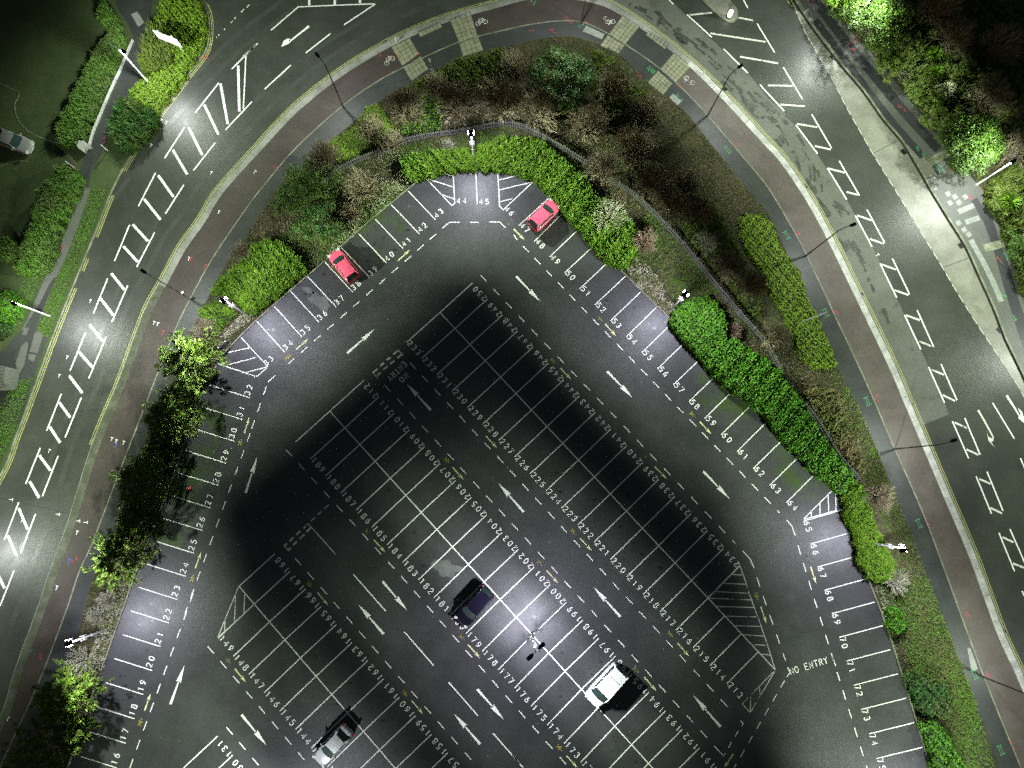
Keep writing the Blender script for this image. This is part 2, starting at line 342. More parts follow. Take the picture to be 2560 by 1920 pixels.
b = MB(); b.wall(offset(kerb, -.42), .72, .0, .118); b.wall(offset(kerb, .03), .14, -.02, .06); kb = struct(b.build('kerb', M['kerb']))
b = MB(); b.wall(divider, .13, .05, .122); struct(b.build('path_edging', M['kerb_old']))
b = MB()
for i in range(0, 400, 3):
    q = sub(offset(kerb, -.42), i * .9 + .2, i * .9 + .22) if i * .9 < length(kerb) - 2 else None
    if q: d = (V2(q[1]) - V2(q[0])).normalized(); p = V2(q[0]); b.ribbon([(p.x - d.y * .36, p.y + d.x * .36), (p.x + d.y * .36, p.y - d.x * .36)], .03, .123)
b.build('kerb_joint', M['slabline'], kb)
b = MB(); b.wall([p for p in lot_left[:-1]], .14, .05, .24); b.wall(lot_right[1:], .14, .05, .22); struct(b.build('car_park_edging', M['kerb_old']))
# pale worn lane and the concrete lane with the black line along its kerb
lane_out = [p for c, r, q in [(2,0,[(900,-500),(1160,-180),(1420,50),(1820,430),(2040,630)]), (3,0,[(0,850),(140,970),(250,1100),(430,1340)]), (3,1,[(0,-370),(680,66),(900,474),(1110,913),(1320,1370)]), (3,2,[(1500,80),(1562,263)])] for p in T(c, r, q)]
lane_out = lane_out[:9] + lane_out[10:]
ks = [p for p in kerb if V2(p).length]; a0 = V2(T1(2,0,420,-60)); a1 = V2(T1(3,2,1330,345))
i0 = min(range(len(ks)), key=lambda i: (V2(ks[i]) - a0).length); i1 = min(range(len(ks)), key=lambda i: (V2(ks[i]) - a1).length)
b = MB(); b.poly(offset(ks, .12)[i0:i1 + 1] + lane_out[::-1], .004); b.build('worn_lane', M['lane'], road)
conc = [p for c, r, q in [(3,0,[(225,60),(330,300),(520,620),(700,970),(900,1320)]), (3,1,[(1110,0),(1300,310),(1500,640),(1640,880),(1850,1210),(2000,1430)]), (3,2,[(2150,0),(2500,620),(2900,1500)])] for p in T(c, r, q)]
b = MB(); b.poly(offset(outer_r, -.1)[12:-3] + conc[::-1], .004); b.build('concrete_lane', M['concrete_lane'], road)
b = MB(); b.wall(offset(outer_r, .13), .2, -.02, .115); struct(b.build('kerb', M['kerb_old']))
b = MB(); b.ribbon(offset(outer_r, -.06), .24, .009); b.build('dark_kerb_line', M['kerb_line'], road)  # flat black ribbon along the foot of the right-hand kerb
b = MB(); b.wall(offset(outer_l, -.08), .15, -.02, .112); struct(b.build('kerb', M['kerb_old']))
st = MB(); rs_ = random.Random(5)
for q, w_ in ((T(2,0,[(980,20),(1160,110),(1350,250),(1560,430),(1760,600),(1940,760),(2100,950)]) + T(3,0,[(30,1060),(150,1250),(240,1420),(330,1600)]) + T(3,1,[(560,230),(620,370),(780,610),(900,880),(960,980),(1130,1350)]), 1.0), (T(2,0,[(1200,60),(1420,260),(1640,420)]) + T(3,0,[(50,980),(180,1100),(300,1290),(400,1450)]) + T(3,1,[(420,20),(680,180),(760,290)]), .8)):
    L_ = length(q)
    for k in range(int(L_ / .75)):
        s0 = rs_.uniform(0, L_ - 2.5); ln = rs_.uniform(.3, 2.0); base = offset(sub(q, s0, s0 + ln), rs_.gauss(0, .35)); 
        up_ = resample(base, .16); 
        if len(up_) < 3: continue
        a_ = [V2(p) + Vector((rs_.uniform(-.08, .08), rs_.uniform(-.08, .08))) for p in offset(up_, rs_.uniform(.06, .3) * w_)]; b_ = [V2(p) + Vector((rs_.uniform(-.08, .08), rs_.uniform(-.08, .08))) for p in offset(up_, -rs_.uniform(.04, .25) * w_)]
        n_ = len(a_); st.add([(*p, .0065 + k * 1e-5) for p in a_] + [(*p, .0065 + k * 1e-5) for p in b_], [[n_ + i, n_ + i + 1, i + 1, i] for i in range(n_ - 1)])
M['stain'] = surface('oil stains', (.028, .030, .025), (.055, .058, .048), 1.5, .55, .35, 16); st.build('lane_stains', M['stain'], road)
# right-hand footway with long repair strips
foot = MB(); foot.poly(offset(outer_r, .22) + foot_out[::-1], .104); foot = struct(foot.build('footway', M['footway']))
fo = T(3,0,[(-100,-350),(120,-130),(260,0),(330,110),(500,330),(700,570),(860,780),(1000,970),(1200,1230),(1380,1400),(1460,1510)])
b = MB(); b.poly(offset(outer_r, .22)[2:58] + fo[::-1], .108); b.build('pale_border', M['concrete_lane'], foot)
b = MB()

b.ribbon(smooth([gp(*p) for p in [(2037,52),(2108,146),(2181,244),(2243,322),(2306,393)]]), .85, .112); b.ribbon(smooth([gp(*p) for p in [(1965,-70),(2045,15),(2118,112),(2191,198),(2264,286),(2345,374)]]), 1.15, .112)
b.poly(T(3,1,[(1750,80),(1800,50),(1870,160),(1950,280),(2000,430),(2090,680),(2150,900),(2212,1080),(2400,1700),(2330,1700),(2150,1200),(2040,850),(1960,560),(1910,400),(1850,250)]), .112)
b.poly(T(3,0,[(1500,1385),(1570,1340),(1650,1430),(1580,1475)]), .112); b.poly(T(3,0,[(1415,1440),(1460,1420),(1510,1480),(1460,1525)]), .112)
b.build('repair_strip', M['footway_dark'], foot)
b = MB(); b.ribbon(T(3,0,[(1390,1410),(1550,1320)]), .9, .116); b.ribbon(T(3,1,[(1860,490),(2050,440)]), .9, .116)
b.build('cross_band', M['kerb_old'], foot)
b = MB()
for u, v in [(1550,20),(1700,45),(1568,98),(1610,45),(1640,270),(1690,330),(1730,370),(1645,95)]:
    p = T1(3,1,u,v); b.box((p[0], p[1], .114), (.55, .55, .012), .5)
for q in ([(1640,175),(1775,120)], [(1700,265),(1820,225)]): b.ribbon(T(3,1,q), .6, .122)
b.ribbon(T(3,1,[(1745,415),(1850,600),(1930,760),(2010,950)]), .62, .122)
for q in ([(1365,1570),(1400,1545)], [(1400,1555),(1440,1535)], [(1640,1480),(1690,1530)]): b.ribbon(T(3,0,q), .3, .122)
b.poly(T(3,0,[(1425,1650),(1440,1600),(1462,1640)]), .122)
b.build('paving_slab', M['cover'], foot)
b = MB()
for q in ([(900,1330),(1120,1215)],): b.ribbon(T(3,0,q), .08, .0085)
for q in ([(1510,655),(1730,570)],): b.ribbon(T(3,1,q), .08, .0085)
b.build('concrete_joint', M['slabline'], road)
# crossings over the cycle path
b = MB(); b.poly(T(1,0,[(1330,300),(1400,265),(1640,170),(1700,180),(1790,490),(1510,640)]), .109); b.poly(T(2,0,[(1110,215),(1170,255),(1400,440),(1260,620),(1165,712),(920,472),(975,385)]), .109)
b.build('crossing_surface', M['path'], cyc)
b = MB(); jl = MB()
def slabs(c, r, quad, nu, nv, target=b, joints=jl):
    A, B_, C_, D = [V2(p) for p in T(c, r, quad)]; target.poly([A, B_, C_, D], .1135)
    for i in range(nu + 1): t = i / nu; joints.ribbon([A.lerp(B_, t), D.lerp(C_, t)], .05, .118)
    for i in range(nv + 1): t = i / nv; joints.ribbon([A.lerp(D, t), B_.lerp(C_, t)], .05, .118)
slabs(1,0,[(1170,410),(1330,335),(1410,470),(1265,575)],4,5); slabs(1,0,[(1275,590),(1425,490),(1490,600),(1345,705)],5,3)
slabs(1,0,[(1400,285),(1590,195),(1610,240),(1420,325)],6,1); slabs(1,0,[(1675,175),(1850,105),(1915,315),(1755,370)],4,6); slabs(1,0,[(1757,378),(1920,322),(1965,440),(1790,495)],4,3)
slabs(2,0,[(955,140),(1100,235),(975,390),(835,300)],5,6); slabs(2,0,[(828,308),(972,398),(920,470),(760,400)],5,3); slabs(2,0,[(1175,275),(1355,385),(1320,430),(1155,305)],6,2)
slabs(2,0,[(1400,460),(1545,580),(1410,720),(1280,600)],5,6); slabs(2,0,[(1260,615),(1385,725),(1305,825),(1170,715)],5,5)
b.build('paving_slabs', M['slab'], cyc); jl.build('slab_joint', M['slabline'], cyc)
for c, r, q in [(2,0,[(640,225),(800,300),(775,345),(610,275)]), (2,0,[(1390,812),(1465,880),(1425,918),(1357,845)]), (3,3,[(1715,615),(1745,625),(1810,800),(1755,830)]), (0,0,[(1135,130),(1190,105),(1250,200),(1200,238)])]:
    b = MB(); b.poly(T(c, r, q), .113); b.build('inspection_cover', M['cover'], fp if c else verge)
M['mossy'] = surface('mossy car park edge', (.035, .036, .037), (.052, .053, .055), .22, .46, .4, 15, patch=[((.038, .075, .006), .28, .46, .66, .85), ((.075, .076, .08), .4, .66, .78, .5)], speck=((.45, .45, .42), .016, 1.1))
b = MB()
for q in ([p for p in lot_right[12:21]], ):
    b.poly(offset(q, -.0)[:] + offset(q, -3.6)[::-1], .1072)
b.poly(T(1,1,[(600,600),(750,460),(1000,240),(1160,110),(1330,290),(1160,430),(900,650),(760,790)]), .1072); b.poly(T(0,2,[(1740,120),(1400,1070),(1290,1340),(1560,1420),(1700,1100),(1980,250)]), .1072)
b.build('mossy_patch', M['mossy'], lot)
# pale patches in the car park
def blob(c, r, u, v, ru, rv, rot, z, n=40, seed=0):
    rs = random.Random(seed); ph = [rs.random() * 6.28 for _ in range(6)]; out = []
    for i in range(n):
        t = 2 * math.pi * i / n; k = 1 + sum(.11 * math.sin((j + 2) * t + ph[j]) for j in range(5))
        x, y = ru * k * math.cos(t), rv * k * math.sin(t); out.append((u + x * math.cos(rot) - y * math.sin(rot), v + x * math.sin(rot) + y * math.cos(rot)))
    return T(c, r, out)
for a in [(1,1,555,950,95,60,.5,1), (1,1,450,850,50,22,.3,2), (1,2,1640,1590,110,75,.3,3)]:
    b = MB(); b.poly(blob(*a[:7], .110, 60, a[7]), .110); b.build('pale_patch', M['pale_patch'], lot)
M['oil'] = surface('oil spots', (.016, .016, .017), (.026, .026, .027), 2, .38, .3, 16); M['seam'] = surface('asphalt seam', (.022, .023, .024), (.03, .031, .031), 1, .5, .3, 14)
rs_ = random.Random(11); ob = MB()
def spot(p, r, z): 
    ph = rs_.random() * 6; ob.poly([(p[0] + r * (1 + .25 * math.sin(3 * t + ph) + .15 * math.sin(5 * t)) * math.cos(t), p[1] + r * .7 * (1 + .2 * math.cos(4 * t + ph)) * math.sin(t)) for t in [2 * math.pi * k / 12 for k in range(12)]], z)
for k in range(150):
    t = rs_.random(); u_ = rs_.random(); c_, r_, a_, b_, w_ = rs_.choice([(1,2,(639,236),(1840,1562),300), (2,2,(-60,0),(1402,1545),300), (1,3,(120,395),(1068,1500),300), (2,3,(37,352),(1177,1615),300), (2,1,(320,180),(1500,1400),160), (1,1,(150,1200),(1400,120),160), (0,3,(800,1500),(1360,100),160)])
    q = T1(c_, r_, a_[0] + (b_[0] - a_[0]) * t + rs_.uniform(-w_, w_) * .8, a_[1] + (b_[1] - a_[1]) * t - rs_.uniform(-w_, w_) * .8); spot(q, rs_.uniform(.06, .22), .1085 + k * 1e-5)
ob.build('oil_spots', M['oil'], lot)
sm = MB()
for k, q in enumerate([[(1,1,1250,380),(2,1,330,900),(2,2,300,1350)], [(2,1,500,980),(2,1,1300,1659),(2,2,1500,150),(3,2,10,1150)], [(1,1,1500,560),(1,1,1850,900)], [(1,1,700,1180),(1,1,1300,800)], [(2,2,-100,620),(2,3,1200,300)], [(1,2,1500,450),(1,3,2100,150)], [(2,3,150,-60),(2,3,450,330)]]):
    pts = smooth([T1(*p) for p in q], 8); pts = [(x + rs_.uniform(-.03, .03), y + rs_.uniform(-.03, .03)) for x, y in resample(pts, .8)]; sm.ribbon(pts, .05, .1075 + k * 1e-4)
sm.build('surface_seam', M['seam'], lot)
# wheel worn tracks and joints on the road
M['track'] = surface('wheel polished asphalt', (.046, .05, .044), (.060, .064, .056), .6, .40, .3, 16)
tk = MB()
for o in (2.0, 3.7, 9.3, 11.0): tk.ribbon(sub(offset(kerb, o), 12, 118), .55, .0035 + o * 1e-4)
tk.build('wheel_track', M['track'], road)
jn = MB(); jn.ribbon(T(0,2,[(-60,975),(110,1005),(340,1060),(620,1130)]), .07, .0062); jn.ribbon(T(0,2,[(470,240),(700,235),(850,225)]), .07, .0062); jn.build('road_joint', M['seam'], road)
# traffic island
isl = smooth(T(2,0,[(1400,-260),(1640,0),(1700,60),(1790,140),(1850,185),(1900,198),(1940,170),(1950,120),(1930,60),(1880,0),(1760,-260)]), 5)
b = MB(); b.solid(isl, -.02, .13); struct(b.build('traffic_island', M['concrete_lane']))
b = MB(); b.poly(T(2,0,[(1650,-5),(1690,-30),(1720,-5),(1690,25)]), .136); struct(b.build('island_slab', M['slab']))
# gullies
gul = MB(); gp_ = MB()
for c, r, u, v in [(1,0,1122,372),(3,0,555,495),(3,0,1170,1312),(3,0,315,1615),(3,1,1665,465),(3,1,797,880),(3,1,1998,1195),(3,1,1090,1545),(3,2,1227,165),(3,2,1650,1163),(3,3,2028,472),(2,0,1835,775)]:
    p = T1(c, r, u, v); g = MB(); g.box((p[0], p[1], .012), (.62, .46, .02), -.9 if c == 3 else .6, 0)
    for k in range(5): 
        g.box((p[0], p[1], .026), (.5 - .0 * k, .02, .01), -.9 if c == 3 else .6)
    g.build('drain_gully', M['black'], road)

# ------------------------------------------------------------------ painted markings
ZM = .1115
DIG = {'0': [[(.3 + .27 * math.cos(t), .5 + .47 * math.sin(t)) for t in [2 * math.pi * i / 14 for i in range(15)]]],
 '1': [[(.12, .8), (.34, .97), (.34, 0)]],
 '2': [[(.04, .76), (.1, .9), (.3, .98), (.5, .9), (.55, .72), (.48, .52), (.04, .02), (.58, .02)]],
 '3': [[(.05, .86), (.28, .98), (.5, .88), (.53, .7), (.44, .56), (.26, .52), (.46, .46), (.56, .28), (.48, .1), (.26, .01), (.04, .13)]],
 '4': [[(.44, 0), (.44, .98), (.03, .28), (.6, .28)]],
 '5': [[(.54, .97), (.13, .97), (.08, .56), (.3, .62), (.52, .52), (.57, .3), (.48, .09), (.26, .01), (.04, .1)]],
 '6': [[(.5, .95), (.26, .78), (.08, .5), (.05, .28), (.14, .07), (.3, .01), (.48, .08), (.56, .28), (.48, .48), (.3, .54), (.14, .46), (.06, .3)]],
 '7': [[(.03, .97), (.57, .97), (.24, 0)]],
 '8': [[(.3 + .22 * math.sin(t), .76 + .22 * math.cos(t)) for t in [2 * math.pi * i / 12 for i in range(13)]], [(.3 + .27 * math.sin(t), .27 + .26 * math.cos(t)) for t in [2 * math.pi * i / 12 for i in range(13)]]],
 'N': [[(.04, 0), (.04, .98), (.56, 0), (.56, .98)]], 'O': [[(.3 + .3 * math.cos(t), .5 + .48 * math.sin(t)) for t in [2 * math.pi * i / 14 for i in range(15)]]],
 'E': [[(.55, .98), (.06, .98), (.06, 0), (.55, 0)], [(.06, .5), (.46, .5)]], 'T': [[(.0, .98), (.6, .98)], [(.3, .98), (.3, 0)]],
 'R': [[(.06, 0), (.06, .98), (.4, .96), (.54, .82), (.52, .6), (.38, .5), (.06, .48)], [(.3, .48), (.57, 0)]], 'Y': [[(.02, .98), (.3, .5), (.58, .98)], [(.3, .5), (.3, 0)]], ' ': []}
DIG['9'] = [[(.6 - x, .98 - y) for x, y in DIG['6'][0]]]
def text(mb, s, org, d, h, adv, sw, z):
    d = Vector(d).normalized(); u = Vector((-d.y, d.x)); o = Vector(org)
    for ch in s:
        for st in DIG[ch]: mb.ribbon([o + d * (x * h) + u * (y * h) for x, y in st], sw, z)
        o += d * adv
bays, nums = MB(), {}
numbers = []
def bay_row(ticks, fars, labels, rd, lw=.09, h=.56, adv=.62, side=1, gap=.22, drop=.15, tick=.0):
    """ticks: lane-side ends of the bay lines, fars: their other ends; labels read along rd from each tick"""
    for i, (t, f) in enumerate(zip(ticks, fars)):
        t, f = V2(t), V2(f)
        if f is not None: bays.ribbon([t, f], lw, ZM)
        if i in labels and labels[i]:
            d = Vector(rd).normalized(); u = Vector((-d.y, d.x)); org = t + d * gap + u * drop
            numbers.append((labels[i], org, d))
def lerp_list(a, b, n): a, b = V2(a), V2(b); return [a.lerp(b, i / (n - 1)) for i in range(n)]
def extend(a, b, n, lo, hi):
    a, b = V2(a), V2(b); return [a + (b - a) * (i / (n - 1)) for i in range(lo, hi)]
# left row 16-32
ta = extend(T1(0,3,1015,1655), T1(0,2,2165,120), 17, -3, 17); fa = extend(T1(0,3,700,1555), T1(0,2,1810,10), 17, -3, 17)
da = V2(T1(0,2,2165,120)) - V2(T1(0,3,1015,1655)); bay_row(ta, fa, {i: str(13 + i) for i in range(20)}, da)
# 33-43
t2 = T(1,1,[(250,1385),(400,1253),(547,1127),(695,995),(838,868),(985,743),(1128,616),(1272,492),(1412,365),(1553,243)])
f2 = T(1,1,[(10,1120),(160,990),(300,858),(450,735),(598,608),(742,485),(888,362),(1030,235),(1170,112),(1315,-5)])
d2 = V2(t2[-1]) - V2(t2[0]); bay_row(t2, f2, {i: str(34 + i) for i in range(10)}, d2, drop=.05)
bay_row([T1(1,1,105,1512)], [T1(0,1,2080,1250)], {0: '33'}, d2, gap=-.05)
for q in ([(0,1,1960,1390),(0,1,2160,1348)], [(0,1,1890,1485),(0,1,2212,1595)], [(0,1,1950,1500),(0,1,2212,1432)], [(0,1,2130,1560),(1,1,105,1512)], [(0,1,2200,1598),(1,1,20,1590)], [(1,1,20,1590),(1,1,105,1512)]):
    bays.ribbon([T1(*p) for p in q], .09, ZM + .0015)
# 44, 45, 46
dx = (1, -.01)
bay_row(T(1,1,[(1718,100),(1912,108)]), T(1,0,[(1703,1490),(1900,1480)]), {0: '44', 1: '45'}, dx, drop=.0)
for q in ([(1,0,1455,1530),(1,1,1695,122)], [(1,1,1695,122),(1,1,1718,100)], [(1,0,1590,1490),(1,0,1700,1525)], [(1,0,1490,1552),(1,0,1705,1620)], [(1,1,1600,25),(1,1,1712,62)],
          [(1,0,2088,1485),(1,1,2105,125)], [(1,1,2105,125),(1,1,2135,158)], [(1,1,2135,158),(2,0,180,1575)], [(1,0,2095,1560),(2,0,105,1505)], [(1,0,2100,1645),(2,0,180,1575)], [(1,1,2105,88),(1,1,2212,62)]):
    bays.ribbon([T1(*p) for p in q], .09, ZM + .0015)
db = V2(T1(3,2,155,1025)) - V2(T1(2,1,193,430)); bay_row([T1(1,1,2130,155)], [T1(1,1,2131,154)], {0: '46'}, db, gap=.12)
t3 = T(2,1,[(60,292),(193,430),(323,565),(453,702),(585,838),(715,978),(850,1115),(985,1253),(1120,1390),(1255,1530)]) + T(2,2,[(1390,10),(1525,155),(1663,297),(1802,442),(1942,585),(2080,732)]) + T(3,2,[(10,878),(155,1025)])
f3 = T(2,1,[(320,55),(440,180),(575,325),(697,475),(838,600),(978,730),(1108,868),(1243,1003),(1375,1140),(1493,1300),(1640,1430),(1775,1570)]) + T(2,2,[(1920,45),(2050,195),(2195,330)]) + T(3,2,[(130,475),(272,618),(415,765)])
t3 = t3[:10] + t3[10:]; bay_row(t3, f3, {i: str(47 + i) for i in range(18)}, db, gap=.12, drop=.0)
# hatch 64/65 and right row 65-
for q in ([(300,1170),(560,910)], [(300,1170),(655,1075)], [(370,1100),(370,1150)], [(445,1028),(445,1128)], [(515,958),(520,1105)], [(580,925),(583,1090)]): bays.ribbon(T(3,2,q), .09, ZM + .0015)
tg = extend(T1(3,2,362,1382), T1(3,3,610,528), 5, -1, 13); fg = extend(T1(3,2,720,1280), T1(3,3,985,428), 5, -1, 13)
bay_row(tg, fg, {i: str(65 + i) for i in range(14)}, V2(tg[4]) - V2(tg[0]), gap=.1, drop=.0)
# centre blocks
def block(c0, c1, n, lo0, lo1, up0, up1, lolab, uplab, drd, skip_up=(), skip_lo=(), nmax=None):
    """c = centre-line crossings, lo = lower ticks, up = upper ticks"""
    n1 = nmax or n; Cc = extend(c0, c1, n, 0, n1); L = extend(lo0, lo1, n, 0, n1); U = extend(up0, up1, n, 0, n1)
    bays.ribbon([Cc[0], Cc[-1]], .10, ZM + .0012)
    for i in range(n1):
        if i not in skip_lo: bays.ribbon([L[i], Cc[i]], .10, ZM)
        if i not in skip_up: bays.ribbon([U[i], Cc[i]], .10, ZM)
        d = Vector(drd).normalized(); u = Vector((-d.y, d.x))
        if lolab(i) and i not in skip_lo: numbers.append((str(lolab(i)), L[i] + d * .16 - u * .1, d))
        if uplab(i) and i not in skip_up: numbers.append((str(uplab(i)), U[i] - d * .16 + u * .1, -d))
dc = V2(T1(2,3,1835,343)) - V2(T1(1,1,1590,1043))
block(T1(1,1,1590,1043), T1(2,3,1835,343), 19, T1(1,1,1303,1300), T1(2,3,1562,617), T1(1,1,1870,790), tuple(V2(T1(1,1,2000,930)) + (V2(T1(2,2,1827,1417)) - V2(T1(1,1,2000,930))) * 17 / 15),
      lambda i: 233 - i if i < 21 else None, lambda i: 251 - i if 1 <= i <= 17 else None, dc, skip_up=(18, 19, 20, 21), skip_lo=(21,), nmax=22)
block(T1(1,2,639,236), T1(2,3,1177,1615), 21, T1(1,2,343,502), tuple(V2(T1(1,2,343,502)) + (V2(T1(1,2,1268,1540)) - V2(T1(1,2,343,502))) * 20 / 7), T1(1,1,935,1628), tuple(V2(T1(1,1,935,1628)) + (V2(T1(2,3,1470,1322)) - V2(T1(1,1,935,1628))) * 20 / 20),
      lambda i: 190 - i, lambda i: 213 - i if i >= 1 else None, dc, nmax=24)
cF0 = V2(T1(1,3,120,395)); cF7 = V2(T1(1,3,1068,1500)); dF = (cF7 - cF0) / 7
uF2 = V2(T1(1,3,430,110)); uF11 = V2(T1(1,3,1658,1525)); eF = (uF11 - uF2) / 9
lF4 = V2(T1(1,3,75,1005)); lF8 = V2(T1(1,3,618,1645)); gF = (lF8 - lF4) / 4
block(cF0 - dF * 2, cF0 + dF * 14, 17, lF4 - gF * 4, lF4 + gF * 12, uF2 - eF * 2, uF2 + eF * 14, lambda i: 150 - i if i >= 1 else None, lambda i: 169 - i if i >= 1 else None, dc, skip_lo=(0,))
numbers.append(('149', V2(T1(0,3,1885,532)) + V2(dc).normalized() * .16, V2(dc).normalized()))
u4 = V2(T1(0,3,1885,1380)); v4 = V2(T1(0,3,2015,1545)); w4 = V2(T1(0,3,1590,1655))
for i in range(8):
    t = u4 + (v4 - u4) * i; bays.ribbon([t, t + (w4 - u4)], .10, ZM)
    if i: d = -V2(dc).normalized(); numbers.append((str(132 - i), t + d * .16 - Vector((-d.y, d.x)) * .1, d))
hx = MB()
for q in ([(2,2,1965,1565),(2,3,2000,0),(2,3,2050,160),(2,3,2120,350),(2,3,2200,580),(3,3,60,810)], [(3,3,60,810),(3,3,0,915),(2,3,2055,1177)], [(2,3,2055,1177),(2,3,1985,1103)], [(2,3,1985,1103),(2,3,2212,870),(3,3,60,810)],
          [(2,2,1965,1565),(2,3,1690,183)], [(2,3,2060,1035),(2,3,2055,1175)], [(2,3,2135,960),(2,3,2140,1025)], [(2,2,1885,1645),(2,2,1995,1648)]): hx.ribbon([T1(*p) for p in q], .09, ZM + .0018)
for q in ([(1820,62),(2015,70)], [(1745,133),(2040,148)], [(1700,190),(2065,205)], [(1765,262),(2090,270)], [(1840,345),(2120,352)], [(1912,427),(2145,434)], [(1990,505),(2170,517)], [(2060,590),(2205,597)], [(2130,670),(2230,680)]): hx.ribbon(T(2,3,q), .09, ZM + .0018)
for q in ([(2065,90),(2040,150),(1950,370),(1885,532)], [(2040,150),(2030,390)], [(2118,158),(2110,320)], [(1948,375),(1945,470)], [(1885,532),(2205,240)]): hx.ribbon(T(0,3,q), .09, ZM + .0018)
bays.build('bay_lines', M['white'], lot); hx.build('hatched_corner', M['white_worn'], lot)
nm = {}
for s, org, d in numbers:
    if abs(org[0]) > 75 or org[1] < -48: continue
    b = MB(); text(b, s, org, d, .60, .67, .095, ZM + .002); nm[s] = b
big = MB()
for s, b in nm.items(): big.add(b.v, b.f)
big.build('bay_numbers', M['white'], lot)
# broken lane lines
dash = MB()
def dashes(pts, on=.93, off=.92, w=.09, start=0.0, z=ZM, mb=dash):
    Lh = length(pts); s = start
    while s + on * .3 < Lh: mb.ribbon(sub(pts, s, min(s + on, Lh)), w, z); s += on + off
dashes([T1(1,1,2200,370), T1(2,1,95,470)][1:] + [T1(2,1,1215,1638), T1(2,2,2195,995), T1(3,2,95,1112)])
dashes([T1(2,1,15,372)] + [T1(2,1,45,418)], on=1)
for q in ([(1612,315),(1672,265),(1760,265)], [(1848,265),(1925,265)], [(2015,262),(2105,262),(2155,310)], [(170,1585),(105,1645)]): dash.ribbon(T(1,1,q), .09, ZM)
dashes(T(1,1,[(1558,365),(225,1535)]))
dashes([T1(0,2,2165,425), T1(0,2,1600,1990)]); dashes([T1(0,3,1675,145), T1(0,3,1125,1659), T1(0,3,950,2200)])
dashes([T1(0,2,2317,-15), T1(0,2,2165,425)], start=.5)
dash.ribbon(T(3,2,[(155,1172),(205,1230),(232,1308)]), .09, ZM); dashes([T1(3,2,255,1392), T1(3,2,325,1625), T1(3,3,835,1605), T1(3,3,1000,2100)])
dashes([T1(1,1,1942,722), T1(2,1,60,1075), T1(2,2,685,70), T1(2,2,1925,1375)], on=.95, off=1.08)
dash.ribbon(T(2,2,[(1990,1440),(2058,1515),(2088,1590)]), .09, ZM)
dashes([T1(2,3,2112,10), T1(2,3,2190,240), T1(3,3,148,728)], on=.95, off=1.02); dash.ribbon(T(3,3,[(165,785),(187,830),(160,868)]), .1, ZM)
dashes([T1(3,3,140,900), T1(3,3,42,1072), T1(2,3,1915,1655)], on=.8, off=.78)
for q in ([(1972,1248),(1995,1270),(1985,1295)], [(1952,1335),(1925,1385)], [(1893,1430),(1868,1480)], [(1838,1525),(1828,1553),(1745,1465)]): dash.ribbon(T(2,3,q), .09, ZM)
dashes([T1(1,1,1330,1475), T1(1,2,2112,655), T1(2,2,790,1628), T1(2,3,1915,1187)], on=.95, off=1.0)
dashes([T1(1,2,1112,10), T1(1,2,2105,1090), T1(2,2,415,1659), T1(2,3,1688,1400)], on=.95, off=1.03)
dashes([T1(1,2,262,568), T1(1,2,1255,1659), T1(1,3,2140,1012), T1(2,3,490,1650)], on=.95, off=1.03)
dashes([T1(1,2,340,1505), T1(1,3,605,145), T1(1,3,1925,1659)], on=.95, off=1.03)
dashes([T1(0,3,1798,605), T1(0,3,2170,1040), T1(1,3,480,1655)], on=.95, off=1.03)
dashes([T1(0,3,1960,1303), T1(0,3,2380,1800)], on=.95, off=1.03)
for q in ([(1,2,840,1640),(1,3,1125,305)], [(1,3,1280,478),(1,3,1537,772)], [(1,3,1665,915),(1,3,1918,1205)], [(1,3,2048,1355),(1,3,2280,1620)], [(2,3,0,1540),(2,3,95,1650)]): dash.ribbon([T1(*p) for p in q], .11, ZM)

dash.build('lane_dashes', M['white'], lot)
gw = MB()
for q in ([(1225,1372),(1190,1405)], [(1165,1430),(1130,1452)], [(1108,1478),(1075,1505)], [(1052,1530),(1015,1560)], [(1260,1405),(1222,1437)], [(1197,1460),(1160,1487)], [(1138,1508),(1103,1537)], [(1080,1560),(1045,1592)]): gw.ribbon(T(1,1,q), .2, ZM)
for q in ([(1228,1362),(1275,1415)], [(1005,1557),(1055,1612)]): gw.ribbon(T(1,1,q), .08, ZM + .001)
for q in ([(445,1210),(412,1248)], [(385,1270),(350,1303)], [(325,1325),(293,1358)], [(272,1378),(243,1400)], [(475,1240),(440,1277)], [(420,1300),(380,1335)], [(357,1360),(322,1390)], [(303,1415),(280,1435)]): gw.ribbon(T(1,2,q), .2, ZM)
for q in ([(450,1203),(690,1470)], [(243,1392),(287,1443)], [(630,1042),(590,1078)], [(568,1100),(532,1132)], [(512,1152),(475,1185)]): gw.ribbon(T(1,2,q), .09, ZM + .001)
gw.build('give_way_lines', M['white_worn'], lot)
ne = MB(); dsw = V2(T1(1,1,1125,1620)) - V2(T1(1,1,1265,1485)); u_ = Vector((-dsw.y, dsw.x)).normalized()
text(ne, 'ENTRY', V2(T1(1,1,1275,1462)) - u_ * .0, dsw, .62, .53, .09, ZM); text(ne, 'NO', V2(T1(1,1,1290,1560)), dsw, .62, .60, .09, ZM)
dse = V2(T1(3,3,545,720)) - V2(T1(3,3,190,830)); text(ne, 'NO ENTRY', T1(3,3,195,850), dse, .62, .52, .08, ZM); ne.ribbon(T(3,3,[(552,692),(580,775)]), .09, ZM)
ne.build('no_entry_text', M['white'], lot)
